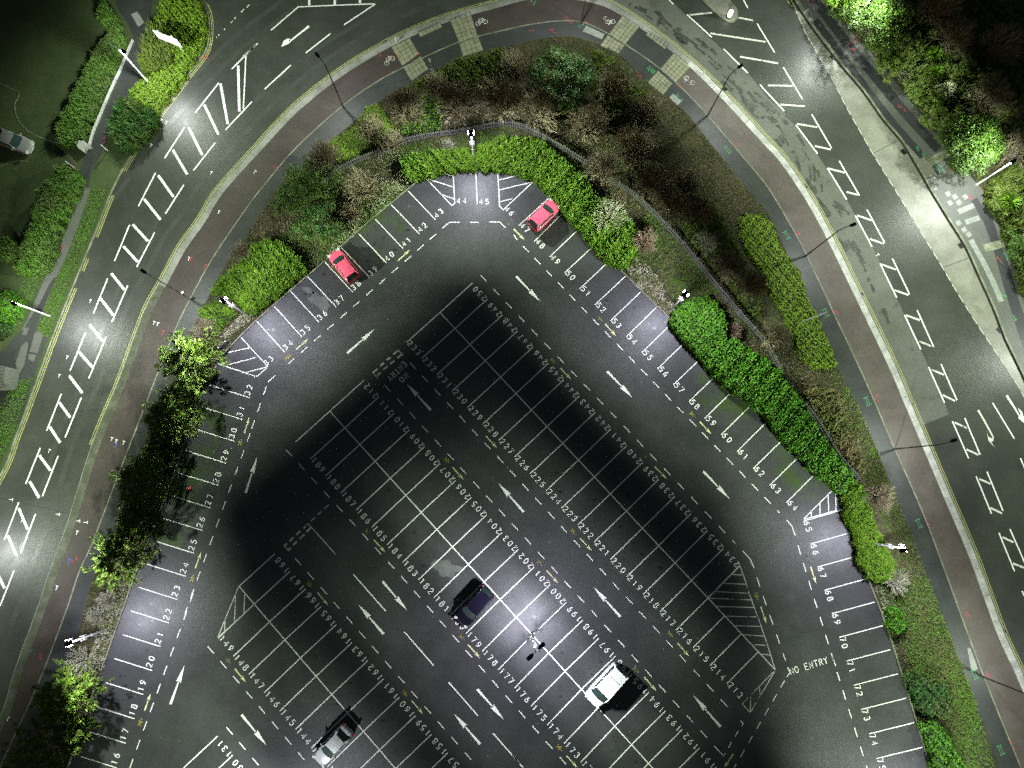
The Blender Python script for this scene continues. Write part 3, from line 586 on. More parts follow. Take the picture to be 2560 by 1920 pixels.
# arrows
def arrow(a, tip, mat, name, w0=.26, w1=.13, hw=.5, frac=.56):
    A, B = V2(a), V2(tip); d = B - A; L_ = d.length; d.normalize(); n = Vector((-d.y, d.x)); k = A + d * L_ * frac
    m = MB(); m.add([(*(A + n * w0 / 2), ZM), (*(A - n * w0 / 2), ZM), (*(k - n * w1 / 2), ZM), (*(k + n * w1 / 2), ZM)], [[0, 1, 2, 3]])
    m.add([(*(k - n * hw / 2 - d * .0), ZM), (*B, ZM), (*(k + n * hw / 2), ZM), (*(k + d * .12), ZM)], [[0, 1, 3], [3, 1, 2]]); return m.build(name, mat, lot)
for q in [((1,1,790,1395),(1,1,1028,1185)), ((2,1,35,730),(2,1,245,950)), ((2,1,820,1550),(2,2,1042,122)), ((2,2,1650,755),(2,2,1878,992)), ((1,2,1510,225),(1,2,1305,0)), ((2,2,100,1105),(1,2,2092,855)),
          ((2,3,935,350),(2,3,705,95)), ((2,3,1800,1300),(2,3,1563,1028)), ((1,3,1095,45),(1,3,1310,298)), ((1,3,1105,500),(1,3,885,243)), ((1,3,1912,975),(1,3,2143,1238)), ((1,3,1938,1450),(1,3,1710,1185)),
          ((0,3,1477,1105),(0,3,1600,765)), ((0,2,2125,942),(0,2,2225,630)), ((0,3,2090,1195),(1,3,95,1460))]:
    arrow(T1(*q[0]), T1(*q[1]), M['white'], 'lane_arrow')
for c, r, a in [(1,1,(350,1362,458,1268)), (1,1,(1227,597,1330,503)), (2,1,(15,322,108,418)), (2,1,(803,1143,898,1245)), (2,1,(415,1520,510,1620)), (2,2,(1232,715,1335,820)), (2,2,(1620,325,1720,435)), (2,2,(588,1332,690,1443)), (2,2,(300,1612,398,1721)),
             (1,2,(1988,450,2083,555)), (1,2,(1700,720,1795,828)), (1,2,(1020,1345,1120,1455)), (1,3,(532,140,625,250)), (1,3,(1833,592,1938,708)), (1,3,(1347,1075,1447,1192)), (2,3,(1143,873,1247,992)), (2,3,(1428,578,1533,697)), (2,3,(2147,265,2195,410)),
             (2,3,(470,1550,565,1655)), (2,3,(1908,1535,1828,1655)), (0,2,(2115,425,2158,288)), (0,2,(1692,1590,1743,1450)), (0,3,(1255,1158,1305,1012)), (0,3,(2033,800,2128,915)), (3,2,(365,1578,412,1724))]:
    arrow(T1(c, r, a[0], a[1]), T1(c, r, a[2], a[3]), M['cream'], 'walkway_arrow', .15, .09, .34, .6)
def walker(c, r, u, v, ang):
    m = MB(); p = V2(T1(c, r, u, v)); d = Vector((math.cos(ang), math.sin(ang))); n = Vector((-d.y, d.x))
    def q(x, y): return p + n * x - d * y
    m.poly([q(.07 * math.cos(t), -.33 + .07 * math.sin(t)) for t in [k * math.pi / 4 for k in range(8)]], ZM)
    for a_, b_ in (((0, -.22), (0, .05)), ((0, .05), (.16, .33)), ((0, .05), (-.17, .3)), ((0, -.18), (.2, -.02)), ((0, -.18), (-.2, 0))): m.ribbon([q(*a_), q(*b_)], .08, ZM + .0005)
    m.build('walking_symbol', M['yellow_worn'], lot)
SE = math.atan2(dc[1], dc[0])
for c, r, u, v, a in [(1,1,2165,262,SE),(1,1,275,1430,.7),(2,1,755,1090,SE),(2,1,350,1460,SE),(2,2,1165,640,SE),(2,2,1560,265,SE),(2,2,528,1275,SE),(2,2,235,1545,SE),(1,2,1650,660,SE),(1,2,968,1280,SE),(1,3,465,72,SE),(1,3,1778,530,SE),(1,3,1285,1008,SE),
                      (2,3,1365,500,SE),(2,3,1070,805,SE),(2,3,2108,170,-1.3),(2,3,410,1480,SE),(0,2,2078,508,1.3),(0,3,1217,1262,1.3),(0,3,1970,725,SE),(0,3,1665,20,1.3),(3,2,330,1480,-1.3)]: walker(c, r, u, v, a)
# main road markings
rm = MB(); ZR = .0085
def rl(w, q, z=ZR): rm.ribbon([T1(*p) for p in q], w, z)
thin, thick = .14, .27
for q in ([(0,0,2212,385),(0,0,2003,597)], [(0,0,2125,478),(0,0,2103,940)], [(0,0,1890,717),(0,0,1687,975)], [(0,0,2178,877),(0,0,1948,1123)], [(0,0,1595,1100),(0,0,1422,1368)], [(0,0,1860,1233),(0,0,1672,1473)], [(0,0,1345,1492),(0,1,1197,122)], [(0,0,1588,1598),(0,1,1430,187)],
          [(0,1,1120,283),(0,1,990,597)], [(0,1,1335,350),(0,1,1182,648)], [(0,1,930,748),(0,1,807,1050)], [(0,1,1105,805),(0,1,967,1125)], [(0,1,740,1215),(0,1,605,1545)], [(0,1,917,1253),(0,1,768,1610)], [(0,2,530,85),(0,2,405,403)], [(0,2,703,118),(0,2,563,462)],
          [(0,2,348,552),(0,2,223,862)], [(0,2,503,620),(0,2,367,970)], [(0,2,162,1022),(0,2,38,1348)], [(0,2,308,1122),(0,2,177,1462)], [(0,2,122,1612),(0,3,0,260)], [(0,3,-20,-100),(0,3,-200,350)], [(1,0,15,375),(0,0,2100,490)],
          [(1,0,130,262),(1,0,365,60),(1,0,700,45),(1,0,1030,33)], [(1,0,1030,36),(1,0,760,215)], [(1,0,645,290),(1,0,430,458)], [(1,0,302,562),(1,0,75,770)],
          [(2,0,1510,125),(2,0,1727,322)], [(2,0,1330,-30),(2,0,1395,38)], [(2,0,2000,0),(2,0,2040,72)], [(2,0,2117,203),(3,0,58,455)], [(2,0,1828,422),(2,0,2037,630)], [(2,0,2140,730),(3,0,140,960)], [(3,0,133,583),(3,0,298,858)], [(3,0,378,988),(3,0,548,1278)], [(3,0,240,1078),(3,0,428,1328)],
          [(3,0,615,1390),(3,1,790,30)], [(3,0,512,1452),(3,1,680,65)], [(3,1,855,152),(3,1,1008,440)], [(3,1,755,203),(3,1,898,472)], [(3,1,1075,575),(3,1,1222,883)], [(3,1,968,618),(3,1,1112,912)], [(3,1,1287,1018),(3,1,1432,1340)], [(3,1,1180,1062),(3,1,1320,1360)], [(3,1,1495,1487),(3,2,1632,140)], [(3,1,1387,1512),(3,2,1525,162)],
          [(3,2,1700,295),(3,2,1833,612)], [(3,2,1592,320),(3,2,1733,642)], [(3,2,1892,757),(3,2,2030,1095)], [(3,2,1797,797),(3,2,1932,1122)], [(3,2,2090,1252),(3,2,2225,1560)], [(3,2,1995,1287),(3,2,2130,1617)], [(3,2,1940,162),(3,2,2128,473)], [(3,3,2195,130),(3,3,2290,330)], [(3,2,2180,640),(3,2,2330,980)]): rl(thin, q)
for q in ([(0,0,2058,568),(0,0,2068,963)], [(0,0,1905,723),(0,0,1968,1072)], [(0,0,1765,905),(0,0,1888,1163)], [(0,0,1630,1100),(0,0,1748,1340)], [(0,0,1493,1295),(0,0,1618,1507)], [(0,0,1367,1515),(0,1,1500,43)], [(0,1,1245,60),(0,1,1388,240)], [(0,1,1147,280),(0,1,1278,425)], [(0,1,1067,470),(0,1,1190,603)],
          [(0,1,962,703),(0,1,1075,843)], [(0,1,870,920),(0,1,980,1065)], [(0,1,775,1147),(0,1,888,1287)], [(0,1,685,1382),(0,1,800,1517)], [(0,1,600,1588),(0,2,712,78)], [(0,2,513,160),(0,2,608,290)], [(0,2,430,370),(0,2,520,507)], [(0,2,340,615),(0,2,437,748)], [(0,2,257,842),(0,2,338,982)], [(0,2,162,1072),(0,2,240,1257)],
          [(0,2,68,1308),(0,2,143,1480)], [(0,3,-20,-20),(0,3,40,105)], [(1,0,460,-60),(1,0,460,46)], [(1,0,680,-60),(1,0,682,42)], [(1,0,895,-60),(1,0,900,28)]): rl(thick, q, ZR + .0015)
rm.build('centre_hatching', M['white'], road)
rm = MB()
for q in ([(2,0,1535,130),(2,0,1730,110)], [(2,0,1957,152),(2,0,2083,177)], [(2,0,1715,288),(2,0,2190,362)], [(2,0,1970,490),(3,0,88,548)], [(3,0,0,738),(3,0,215,742)], [(3,0,105,903),(3,0,318,918)], [(3,0,250,1070),(3,0,432,1100)], [(3,0,405,1262),(3,0,543,1292)], [(3,0,520,1455),(3,0,663,1493)],
          [(3,1,680,0),(3,1,775,25)], [(3,1,770,203),(3,1,895,245)], [(3,1,880,405),(3,1,998,447)], [(3,1,980,625),(3,1,1108,673)], [(3,1,1093,848),(3,1,1212,890)], [(3,1,1195,1065),(3,1,1312,1108)], [(3,1,1310,1290),(3,1,1412,1333)], [(3,1,1405,1530),(3,1,1520,1580)], [(3,2,1510,95),(3,2,1617,148)],
          [(3,2,1612,332),(3,2,1720,383)], [(3,2,1715,565),(3,2,1818,612)], [(3,2,1825,820),(3,2,1922,863)], [(3,2,1922,1070),(3,2,2022,1118)], [(3,2,2025,1323),(3,2,2122,1368)], [(3,2,2115,1550),(3,2,2212,1587)]): rl(.2, q, ZR + .0015)
for a_, b_ in (((2155,40),(2130,65)), ((2110,78),(2085,105)), ((2035,150),(2025,165)), ((2010,180),(1993,198)), ((1945,250),(1935,258)), ((1895,298),(1885,308)), ((1875,320),(1868,328)), ((1828,376),(1820,386)), ((1800,405),(1790,412))): rl(.13, [(0,0,*a_),(0,0,*b_)])
rm.build('worn_hatching', M['white_worn'], road)
# turning and ahead arrows on the main road
m = MB(); m.ribbon(T(1,0,[(458,226),(380,288),(300,352)]), .26, ZR, .16); m.ribbon(T(1,0,[(300,352),(282,372),(262,372)]), .16, ZR + .001, .2); m.poly(T(1,0,[(218,405),(240,352),(268,336),(298,334),(282,352),(290,372),(262,388)]), ZR + .002); m.build('turn_arrow', M['white'], road)
m = MB(); m.ribbon(T(3,2,[(1815,225),(1870,320),(1925,420),(1945,460),(1940,490),(1915,492)]), .22, ZR, .1); m.poly(T(3,2,[(1888,408),(1902,452),(1945,478),(1928,500),(1955,543),(1905,492)]), ZR + .002); m.build('turn_arrow', M['white_worn'], road)
m = MB(); m.ribbon(T(3,2,[(2062,100),(2120,190),(2175,280)]), .26, ZR, .14); m.poly(T(3,2,[(2158,205),(2195,240),(2205,275),(2225,350),(2160,290),(2185,262)]), ZR + .002); m.build('ahead_arrow', M['white'], road)
# double yellow lines
yl = MB()
yk = V2(T1(0,2,800,530)); ik = min(range(len(kerb)), key=lambda i: (V2(kerb[i]) - yk).length)
for o in (.17, .35): yl.ribbon(offset(kerb, o)[ik:], .06, .0122)
yl.build('double_yellow_line', M['yellow'], road)
yl = MB()
for o in (-.28, -.48):
    q = offset(outer_l, o); Lq = length(q)
    for s0, s1 in ((8, 44), (46, 47.5), (50, 55), (58, 84), (86, Lq - 2)): yl.ribbon(sub(q, s0, min(s1, Lq - 1)), .07, .0125)
yl.build('double_yellow_line', M['yellow'], road)
yl = MB()
for q in ([(3,0,165,0),(3,0,205,58)], [(3,0,185,-20),(3,0,222,40)], [(3,0,205,58),(3,0,222,42)]): yl.ribbon([T1(*p) for p in q], .07, .0145)
yl.build('yellow_line_end', M['yellow'], road)
ed = MB(); dashes(conc, .9, .45, .06, 0, .0092, ed); ed.build('edge_line', M['white_worn'], road)
# spray marks left by surveyors, white road studs and short strokes
def mark(c, r, u, v, ang, mat, sz=.5, z=.116, parent=None, seed=0, kind='I'):
    m = MB(); p = V2(T1(c, r, u, v)); d = Vector((math.cos(ang), math.sin(ang))); n = Vector((-d.y, d.x)); rs = random.Random(seed)
    if kind == 'I':
        for k in (-.12, .12): m.ribbon([p + n * k - d * sz * .8, p + n * k + d * sz * .8], .04, z)
        for k in (-.85, .85): m.ribbon([p + d * sz * k + n * .3, p + d * sz * k - n * .3], .05, z + .001)
    elif kind == 's':
        for j in range(3):
            a = p + d * (rs.uniform(-1, 1) * sz) + n * rs.uniform(-.2, .2); m.ribbon([a, a + d * rs.uniform(.1, .4) + n * rs.uniform(-.3, .3), a + d * rs.uniform(.2, .6)], .06, z + j * .001)
    else:
        m.ribbon([p - d * sz * .6, p + d * sz * .6], .06, z); m.ribbon([p + d * sz * .5 + n * .14, p + d * sz * .5 - n * .14], .07, z + .001)
    m.build('spray_mark', mat, parent)
gr, pk, wh, bl = M['green_spray'], M['pink_spray'], M['white'], M['blue_spray']
for i, (c, r, u, v, a, mt, kd, par) in enumerate([
  (2,0,1200,610,-.9,gr,'I',fp),(2,0,1440,850,-.9,gr,'I',fp),(2,0,1860,1300,-.95,gr,'I',fp),(2,0,612,225,-.4,gr,'s',fp),(2,0,180,25,1,gr,'s',cyc),(2,0,1170,635,.6,gr,'s',fp),(3,1,158,375,-1.1,gr,'I',fp),(3,1,495,1045,-1.1,gr,'I',fp),(3,1,2060,555,-1.2,gr,'I',foot),
  (3,1,2030,898,-1,gr,'s',foot),(3,1,2125,1090,-1.2,gr,'l',foot),(3,2,855,150,-1.2,gr,'I',fp),(3,2,1300,1205,-1.2,gr,'I',fp),(3,3,1780,850,-1.2,gr,'I',fp),(3,3,2005,1500,-1.2,gr,'I',fp),(3,0,1475,1460,-1.1,gr,'I',foot),(3,0,1290,1270,-1,gr,'s',foot),(3,0,1325,1310,-1,gr,'s',foot),(3,0,1215,870,-1,gr,'s',foot),(3,0,1612,1400,-1,gr,'s',foot),(3,0,1370,1020,1.2,gr,'s',foot),
  (3,0,365,10,-.8,pk,'s',foot),(3,0,690,400,-.8,pk,'s',foot),(3,0,1140,918,-.9,pk,'s',foot),(3,0,1562,1430,-.9,pk,'s',foot),(3,0,745,345,-.8,pk,'s',foot),(3,1,235,335,-1.1,pk,'s',cyc),(3,1,562,1010,-1.1,pk,'s',cyc),(3,1,2000,580,-1.2,pk,'s',foot),(3,1,1740,40,-.8,pk,'s',foot),(3,2,922,105,-1.2,pk,'s',cyc),(3,2,1083,515,-1.2,pk,'s',cyc),(3,2,1362,1175,-1.2,pk,'s',cyc),
  (3,3,1695,305,-1.2,pk,'s',cyc),(3,3,1882,840,-1.2,pk,'s',cyc),(3,3,2080,1420,-1.2,pk,'s',cyc),(2,0,460,180,0,pk,'s',cyc),(2,0,600,198,0,pk,'s',cyc),(2,0,165,270,0,pk,'l',fp),(2,0,342,262,-.4,pk,'s',fp),(2,0,1085,645,-.8,pk,'s',fp),(2,0,1430,742,-.8,pk,'s',cyc),(2,0,1930,1235,-1,pk,'s',cyc),
  (1,0,1040,470,-.1,pk,'s',cyc),(1,0,1172,487,0,pk,'s',cyc),(1,0,1415,465,.1,pk,'s',cyc),(1,0,600,1045,.7,pk,'l',fp),(1,0,175,1448,.7,pk,'s',cyc),(0,1,1650,590,1.3,pk,'l',cyc),(0,1,1775,650,1.2,pk,'l',fp),(0,1,1410,1220,1.2,pk,'l',cyc),(0,1,540,515,1.2,pk,'s',verge),(0,0,1270,350,1.3,pk,'s',verge),(0,0,915,1225,1.3,pk,'s',verge),(0,0,1740,500,0,pk,'s',verge),
  (0,2,600,1535,1.3,bl,'l',cyc),(0,2,645,1560,1.3,pk,'s',cyc),(0,2,1005,530,1.3,bl,'l',cyc),(0,3,225,630,0,bl,'s',cyc),(0,3,163,780,0,bl,'s',cyc),(0,3,372,700,1.2,pk,'s',cyc)]): mark(c, r, u, v, a, mt, .5, .116, par, i, kd)
for i, (c, r, u, v, a) in enumerate([(0,1,1635,580,1.3),(0,1,1335,1135,1.3),(0,1,1365,1145,1.3),(0,1,1892,178,1.2),(0,2,970,478,1.3),(0,2,1008,495,1.3),(0,2,1073,508,1.3),(0,2,680,1183,0),(0,2,745,1195,0),(0,2,670,1285,1.3),(0,3,495,100,1.3),(0,3,75,1230,1.3),(1,0,-8,1490,1)]): mark(c, r, u, v, a, wh, .35, .116, cyc, i, 'l')
for i, (c, r, u, v, a) in enumerate([(0,1,780,945,1.3),(0,1,580,1430,1.3),(0,1,512,1590,1.3),(0,0,1390,1045,1.3),(0,0,1437,1060,1.3),(0,0,1305,1260,1.3),(0,0,1825,1495,1.3),(0,2,95,998,-.1),(0,2,500,1125,-.1),(0,2,425,580,1.2),(0,2,190,1180,1.2),(3,1,945,545,.6)]): mark(c, r, u, v, a, wh, .35, .0115, road, i, 'l')
def cycle_symbol(c, r, u, v, ang):
    m = MB(); p = V2(T1(c, r, u, v)); d = Vector((math.cos(ang), math.sin(ang))); n = Vector((-d.y, d.x)); q = lambda x, y: p + d * x + n * y
    for x in (-.42, .42): m.ribbon([q(x + .26 * math.cos(t), .26 * math.sin(t)) for t in [k * math.pi / 6 for k in range(13)]], .055, .1125)
    for a_, b_ in (((-.42, 0), (-.15, .45)), ((-.15, .45), (.3, .45)), ((.3, .45), (0, 0)), ((0, 0), (-.42, 0)), ((.42, 0), (.25, .6)), ((0, 0), (-.2, .55))): m.ribbon([q(*a_), q(*b_)], .06, .1135)
    m.build('cycle_symbol', M['white_worn'], cyc)
for a in [(1,0,1155,530,.75),(1,0,1950,200,.3),(2,0,840,180,2.7),(2,0,1530,700,2.4)]: cycle_symbol(*a)

# ------------------------------------------------------------------ lamps
def lamp_light(name, parent, loc, energy, color, fwd, back, side, k=1.75, soft=.3, radius=.16, rx=0, rim=(.86, 1.0, .78)):
    """a lamp with the wide, cut-off beam of a street lantern: local +Y points at the road"""
    d = bpy.data.lights.new(name, 'POINT'); d.energy = energy; d.color = color; d.shadow_soft_size = radius; d.use_nodes = True
    nt = d.node_tree; em = nt.nodes['Emission']; tc = nt.nodes.new('ShaderNodeTexCoord'); sp = nt.nodes.new('ShaderNodeSeparateXYZ'); nt.links.new(tc.outputs['Normal'], sp.inputs[0])
    def mth(op, a, b_=None, c_=None):
        n = nt.nodes.new('ShaderNodeMath'); n.operation = op
        for i, x in enumerate((a, b_, c_)):
            if x is None: continue
            if isinstance(x, (int, float)): n.inputs[i].default_value = x
            else: nt.links.new(x, n.inputs[i])
        return n.outputs[0]
    cz = mth('MAXIMUM', mth('MULTIPLY', sp.outputs[2], -1.0), .02)
    tx = mth('DIVIDE', mth('ABSOLUTE', sp.outputs[0]), cz); ty = mth('DIVIDE', sp.outputs[1], cz)
    def fall(x, a, s):   # 1 inside, 0 beyond a
        n = nt.nodes.new('ShaderNodeMapRange'); n.interpolation_type = 'SMOOTHSTEP'; n.inputs[1].default_value = a * (1 - s); n.inputs[2].default_value = a * (1 + s); n.inputs[3].default_value = 1; n.inputs[4].default_value = 0
        nt.links.new(x, n.inputs[0]); return n.outputs[0]
    w = mth('MULTIPLY', fall(tx, side, .55), mth('MULTIPLY', fall(ty, fwd, soft), fall(mth('MULTIPLY', ty, -1.0), back, max(soft, .45))))
    g = mth('POWER', mth('DIVIDE', 1.0, cz), k)
    nt.links.new(mth('MULTIPLY', w, mth('MINIMUM', g, 30.0)), em.inputs['Strength'])
    mr = nt.nodes.new('ShaderNodeMapRange'); mr.inputs[1].default_value = 1.0; mr.inputs[2].default_value = 2.2; nt.links.new(mth('DIVIDE', 1.0, cz), mr.inputs[0])
    mx = nt.nodes.new('ShaderNodeMix'); mx.data_type = 'RGBA'; nt.links.new(mr.outputs[0], mx.inputs[0]); mx.inputs[6].default_value = (*color, 1); mx.inputs[7].default_value = (*rim, 1)
    nt.links.new(mx.outputs[2], em.inputs['Color']); d.color = (1, 1, 1)
    o = bpy.data.objects.new(name, d); C.objects.link(o); o.parent = parent; o.location = loc; o.rotation_euler = (rx, 0, 0)
    return o
COOL, STREET = (.84, .82, 1.0), (.92, .97, .92)
def head_mesh(L=.72, w0=.16, w1=.36, t=.1):
    m = MB(); n = 6; top = []; 
    prof = [(0, w0, .5), (.12, w0 * 1.4, .8), (.3, w1 * .95, 1), (.75, w1, 1), (1, w1 * .82, .7)]
    for x, w, h in prof:
        m.v += [(-w / 2, x * L, 0), (w / 2, x * L, 0), (w / 2 * .8, x * L, t * h), (-w / 2 * .8, x * L, t * h)]
    for i in range(len(prof) - 1):
        a = i * 4
        for j in range(4): m.f.append([a + j, a + (j + 1) % 4, a + 4 + (j + 1) % 4, a + 4 + j]); m.m.append(0)
    m.f += [[3, 2, 1, 0], [16, 17, 18, 19]]; m.m += [0, 0]; return m
def lens(parent, loc, sx, sy):
    m = MB(); m.box((0, 0, 0), (sx, sy, .02)); o = m.build('lens', M['lens'], parent); o.location = loc
M['lens'], _nt, _b = new_mat('lamp lens'); _b.inputs['Emission Color'].default_value = (1, 1, 1, 1); _b.inputs['Emission Strength'].default_value = 12
CARE, STE = 3600.0, 3000.0
def lot_lamp(px, face, label, e=1.0, heads=1, h=7.1, fwd=1.72, back=1.2, side=3.1):
    x, y = gp(*px, .1); root = thing('car_park_lamp', label, 'lamp post', (x, y, .1), face - math.pi / 2, 'floodlight columns of the car park')
    m = MB(); m.tube((0, 0, 0), (0, 0, h * .35), .13, .11, 12); m.tube((0, 0, h * .35), (0, 0, h), .10, .075, 12); m.build('pole', M['white_steel'], root)
    for z, w in ((h * .52, .42), (h * .86, .6)):
        m = MB(); m.box((0, 0, z), (w, .07, .07))
        for s in (-1, 1): m.tube((s * w / 2, 0, z - .45), (s * w / 2, 0, z + .5), .04, .04, 8)
        m.build('bracket', M['white_steel'], root)
    for k in range(heads):
        hd = head_mesh(.78, .16, .42, .14).build('lamp_head', M['head'], root); hd.location = (0, .14 if heads == 1 else .3, h); hd.rotation_euler = (0, 0, math.pi * k)
        if k: hd.location = (0, -.3, h)
        lens(hd, (0, .42, -.012), .28, .42)
        lamp_light('lamp_light', hd, (0, .42, -.12), CARE * e, COOL, fwd, back, side, k=2.2, soft=.3)
        m = MB(); m.tube((0, 0, h - .02), (0, (.18 if heads == 1 else .34) * (1 - 2 * k), h + .04), .035, .035, 8); m.build('arm', M['white_steel'], root)
    return root
def P(c, r, u, v): return (c * 640 + u * K, r * 480 + v * K)
ne_dir = math.atan2(1, 1.0)
lot_lamp(P(1,0,1880,1375), math.radians(-90), 'floodlight column standing in the bright curved hedge above bays 44 and 45')
lot_lamp(P(0,1,2120,1055), math.radians(-47), 'floodlight column beside the shrubs behind bays 34 and 35', back=.8, side=4.2)
lot_lamp(P(2,1,1385,1003), math.radians(-137), 'floodlight column on straw coloured grass at the end of the clipped hedge by bay 54')
lot_lamp(P(3,2,890,1375), math.radians(-165), 'floodlight column rising out of the narrow green hedge by bay 66')
lot_lamp(P(0,3,905,468), math.radians(17), 'floodlight column on dry grass behind bays 20 and 21', back=1.0, side=4.2)
cl = lot_lamp(P(2,3,176,490), math.radians(43), 'twin headed column between two steel bollards in the middle of the car park', 1.05, 2, 8.5, 1.5, .45, 2.1)
lot_lamp((2367, 2105), math.radians(-165), 'floodlight column by the right hand row below bay 75')
lot_lamp((735, 2120), math.radians(43), 'twin headed column in the block of bays below number 131', .85, 2, 8.5, 1.5, .45, 2.3)
for u, v, w in ((210, 470, 'upper right'), (140, 540, 'lower left')):
    x, y = T1(2, 3, u, v); bo = thing('protection_bollard', 'round steel bollard at the ' + w + ' side of the twin headed lamp post', 'bollard', (x, y, .1), 0, 'bollards guarding the twin headed lamp post')
    m = MB(); m.lathe([(.13, 0), (.13, .85), (.09, .88)], n=16); m.build('shell', M['galv'], bo); m = MB(); m.lathe([(.30, 0), (.28, .06), (.13, .07)], n=16); m.build('collar', M['kerb'], bo)
    m = MB(); m.lathe([(.085, .87), (.0, .872)], n=12); m.build('cap', M['black'], bo)
def street_lamp(base, headpx, label, name='street_lamp', h=8.0, e=1.0, mat='dark_steel', fwd=2.7, back=.95, side=3.6, zh=None, lift=.45, group='street lamps along the curved road', stop=None):
    zh = zh or h + lift; x, y = gp(*base, .1); hx_, hy = gp(*headpx, zh); v = Vector((hx_ - x, hy - y)); L_ = max(min(v.length, 2.2), .5) if stop is None else stop
    f = math.atan2(v.y, v.x); root = thing(name, label, 'street lamp', (x, y, .1), f - math.pi / 2, group)
    m = MB(); m.tube((0, 0, 0), (0, 0, h * .22), .10, .085, 12); m.tube((0, 0, h * .22), (0, 0, h), .07, .05, 12); m.build('pole', M[mat], root)
    m = MB(); m.tube((0, 0, h), (0, L_ * .5, zh - .02), .05, .04, 8); m.tube((0, L_ * .5, zh - .02), (0, L_ + .05, zh + .02), .04, .035, 8); m.build('arm', M[mat], root)
    hd = head_mesh(.72, .14, .36, .12).build('lamp_head', M['head'], root); hd.location = (0, L_, zh); lens(hd, (0, .4, -.012), .24, .38)
    lamp_light('lamp_light', hd, (0, .4, -.1), STE * e, STREET, fwd, back, side); return root
street_lamp(P(1,0,752,922), P(1,0,553,505), 'dark street lamp left of the first crossing, beside the cycle path')
street_lamp(P(2,0,1690,1000), P(2,0,1943,597), 'dark street lamp just below the right hand crossing, shadow falling across the bank')
street_lamp(P(3,1,325,552), P(3,1,697,297), 'dark street lamp beside the ivy mound, head above the black stained lane')
street_lamp(P(3,2,1098,562), P(3,2,1565,500), 'dark street lamp whose arm reaches over the turn arrow lane')
s5 = street_lamp(P(0,1,1645,928), P(0,1,1275,707), 'pale street lamp on the left cycle path with a small camera box', mat='galv')
m = MB(); m.box((.2, .1, 1.9), (.28, .24, .3)); m.build('control_box', M['white_steel'], s5)
street_lamp(P(3,3,1860,872), P(3,3,2480,1130), 'dark street lamp at the bottom right beside the cycle path')
street_lamp(P(2,0,600,200), P(2,0,640,-180), 'dark street lamp at the top of the bend between the crossings')
def outer(base, tip, spec, label, e=1.0, h=7.6):
    street_lamp(base, tip, label, 'road_lamp', h, e, 'white_steel', 3.0, .9, 3.9, zh=h - .05, group='tall white lamp columns on the outer side of the road')
def outer_lamp(base, face, label, h=7.4, e=1.0, fw=2.7, bk=1.25):
    x, y = gp(*base, .1); root = thing('road_lamp', label, 'street lamp', (x, y, .1), face - math.pi / 2, 'tall white lamp columns on the outer side of the road')
    m = MB(); m.tube((0, 0, 0), (0, 0, 1.5), .12, .11, 12); m.tube((0, 0, 1.5), (0, 0, h), .095, .06, 12); m.build('pole', M['white_steel'], root)
    m = MB(); m.tube((0, 0, h - .5), (0, .55, h - .45), .04, .04, 8); m.build('arm', M['white_steel'], root)
    hd = head_mesh(.7, .14, .36, .12).build('lamp_head', M['head'], root); hd.location = (0, .5, h - .5); lens(hd, (0, .4, -.012), .24, .38)
    lamp_light('lamp_light', hd, (0, .4, -.1), STE * 1.3 * e, STREET, fw, bk, 3.1, k=1.5); return root
outer_lamp(P(0,0,1290,722), math.radians(-35), 'tall white column leaning over the white wall beside the bright green verge', bk=2.0)
outer_lamp(P(0,1,430,1072), math.radians(-28), 'tall white column on the mown verge below the left hand hedges', fw=2.25)
outer_lamp(P(3,0,700,240), math.radians(-140), 'tall white column in front of the bright leafy trees at the top right')
outer_lamp(P(3,0,1805,1595), math.radians(-148), 'tall white column beside the bright shrub at the right edge', e=1.25)
outer_lamp((-110, 1390), math.radians(-20), 'tall white column beyond the left edge of the verge', fw=1.7)
outer_lamp((2700, 860), math.radians(-155), 'tall white column further down the right hand footway', e=1.0)
# lit bollard on the island
x, y = gp(1822, 42, .13); bo = thing('island_bollard', 'bright internally lit bollard on the tip of the traffic island', 'bollard', (x, y, .13))
M['lit_shell'], _nt, _b = new_mat('lit bollard shell'); _b.inputs['Base Color'].default_value = (.8, .8, .75, 1); _b.inputs['Emission Color'].default_value = (1, .97, .85, 1); _b.inputs['Emission Strength'].default_value = 3.5
m = MB(); m.lathe([(.20, .12), (.24, .3), (.24, .95), (.18, 1.05), (0, 1.08)], n=16); m.build('shell', M['lit_shell'], bo)
m = MB(); m.lathe([(.30, 0), (.30, .1), (.2, .13)], n=16); m.build('base', M['black'], bo)

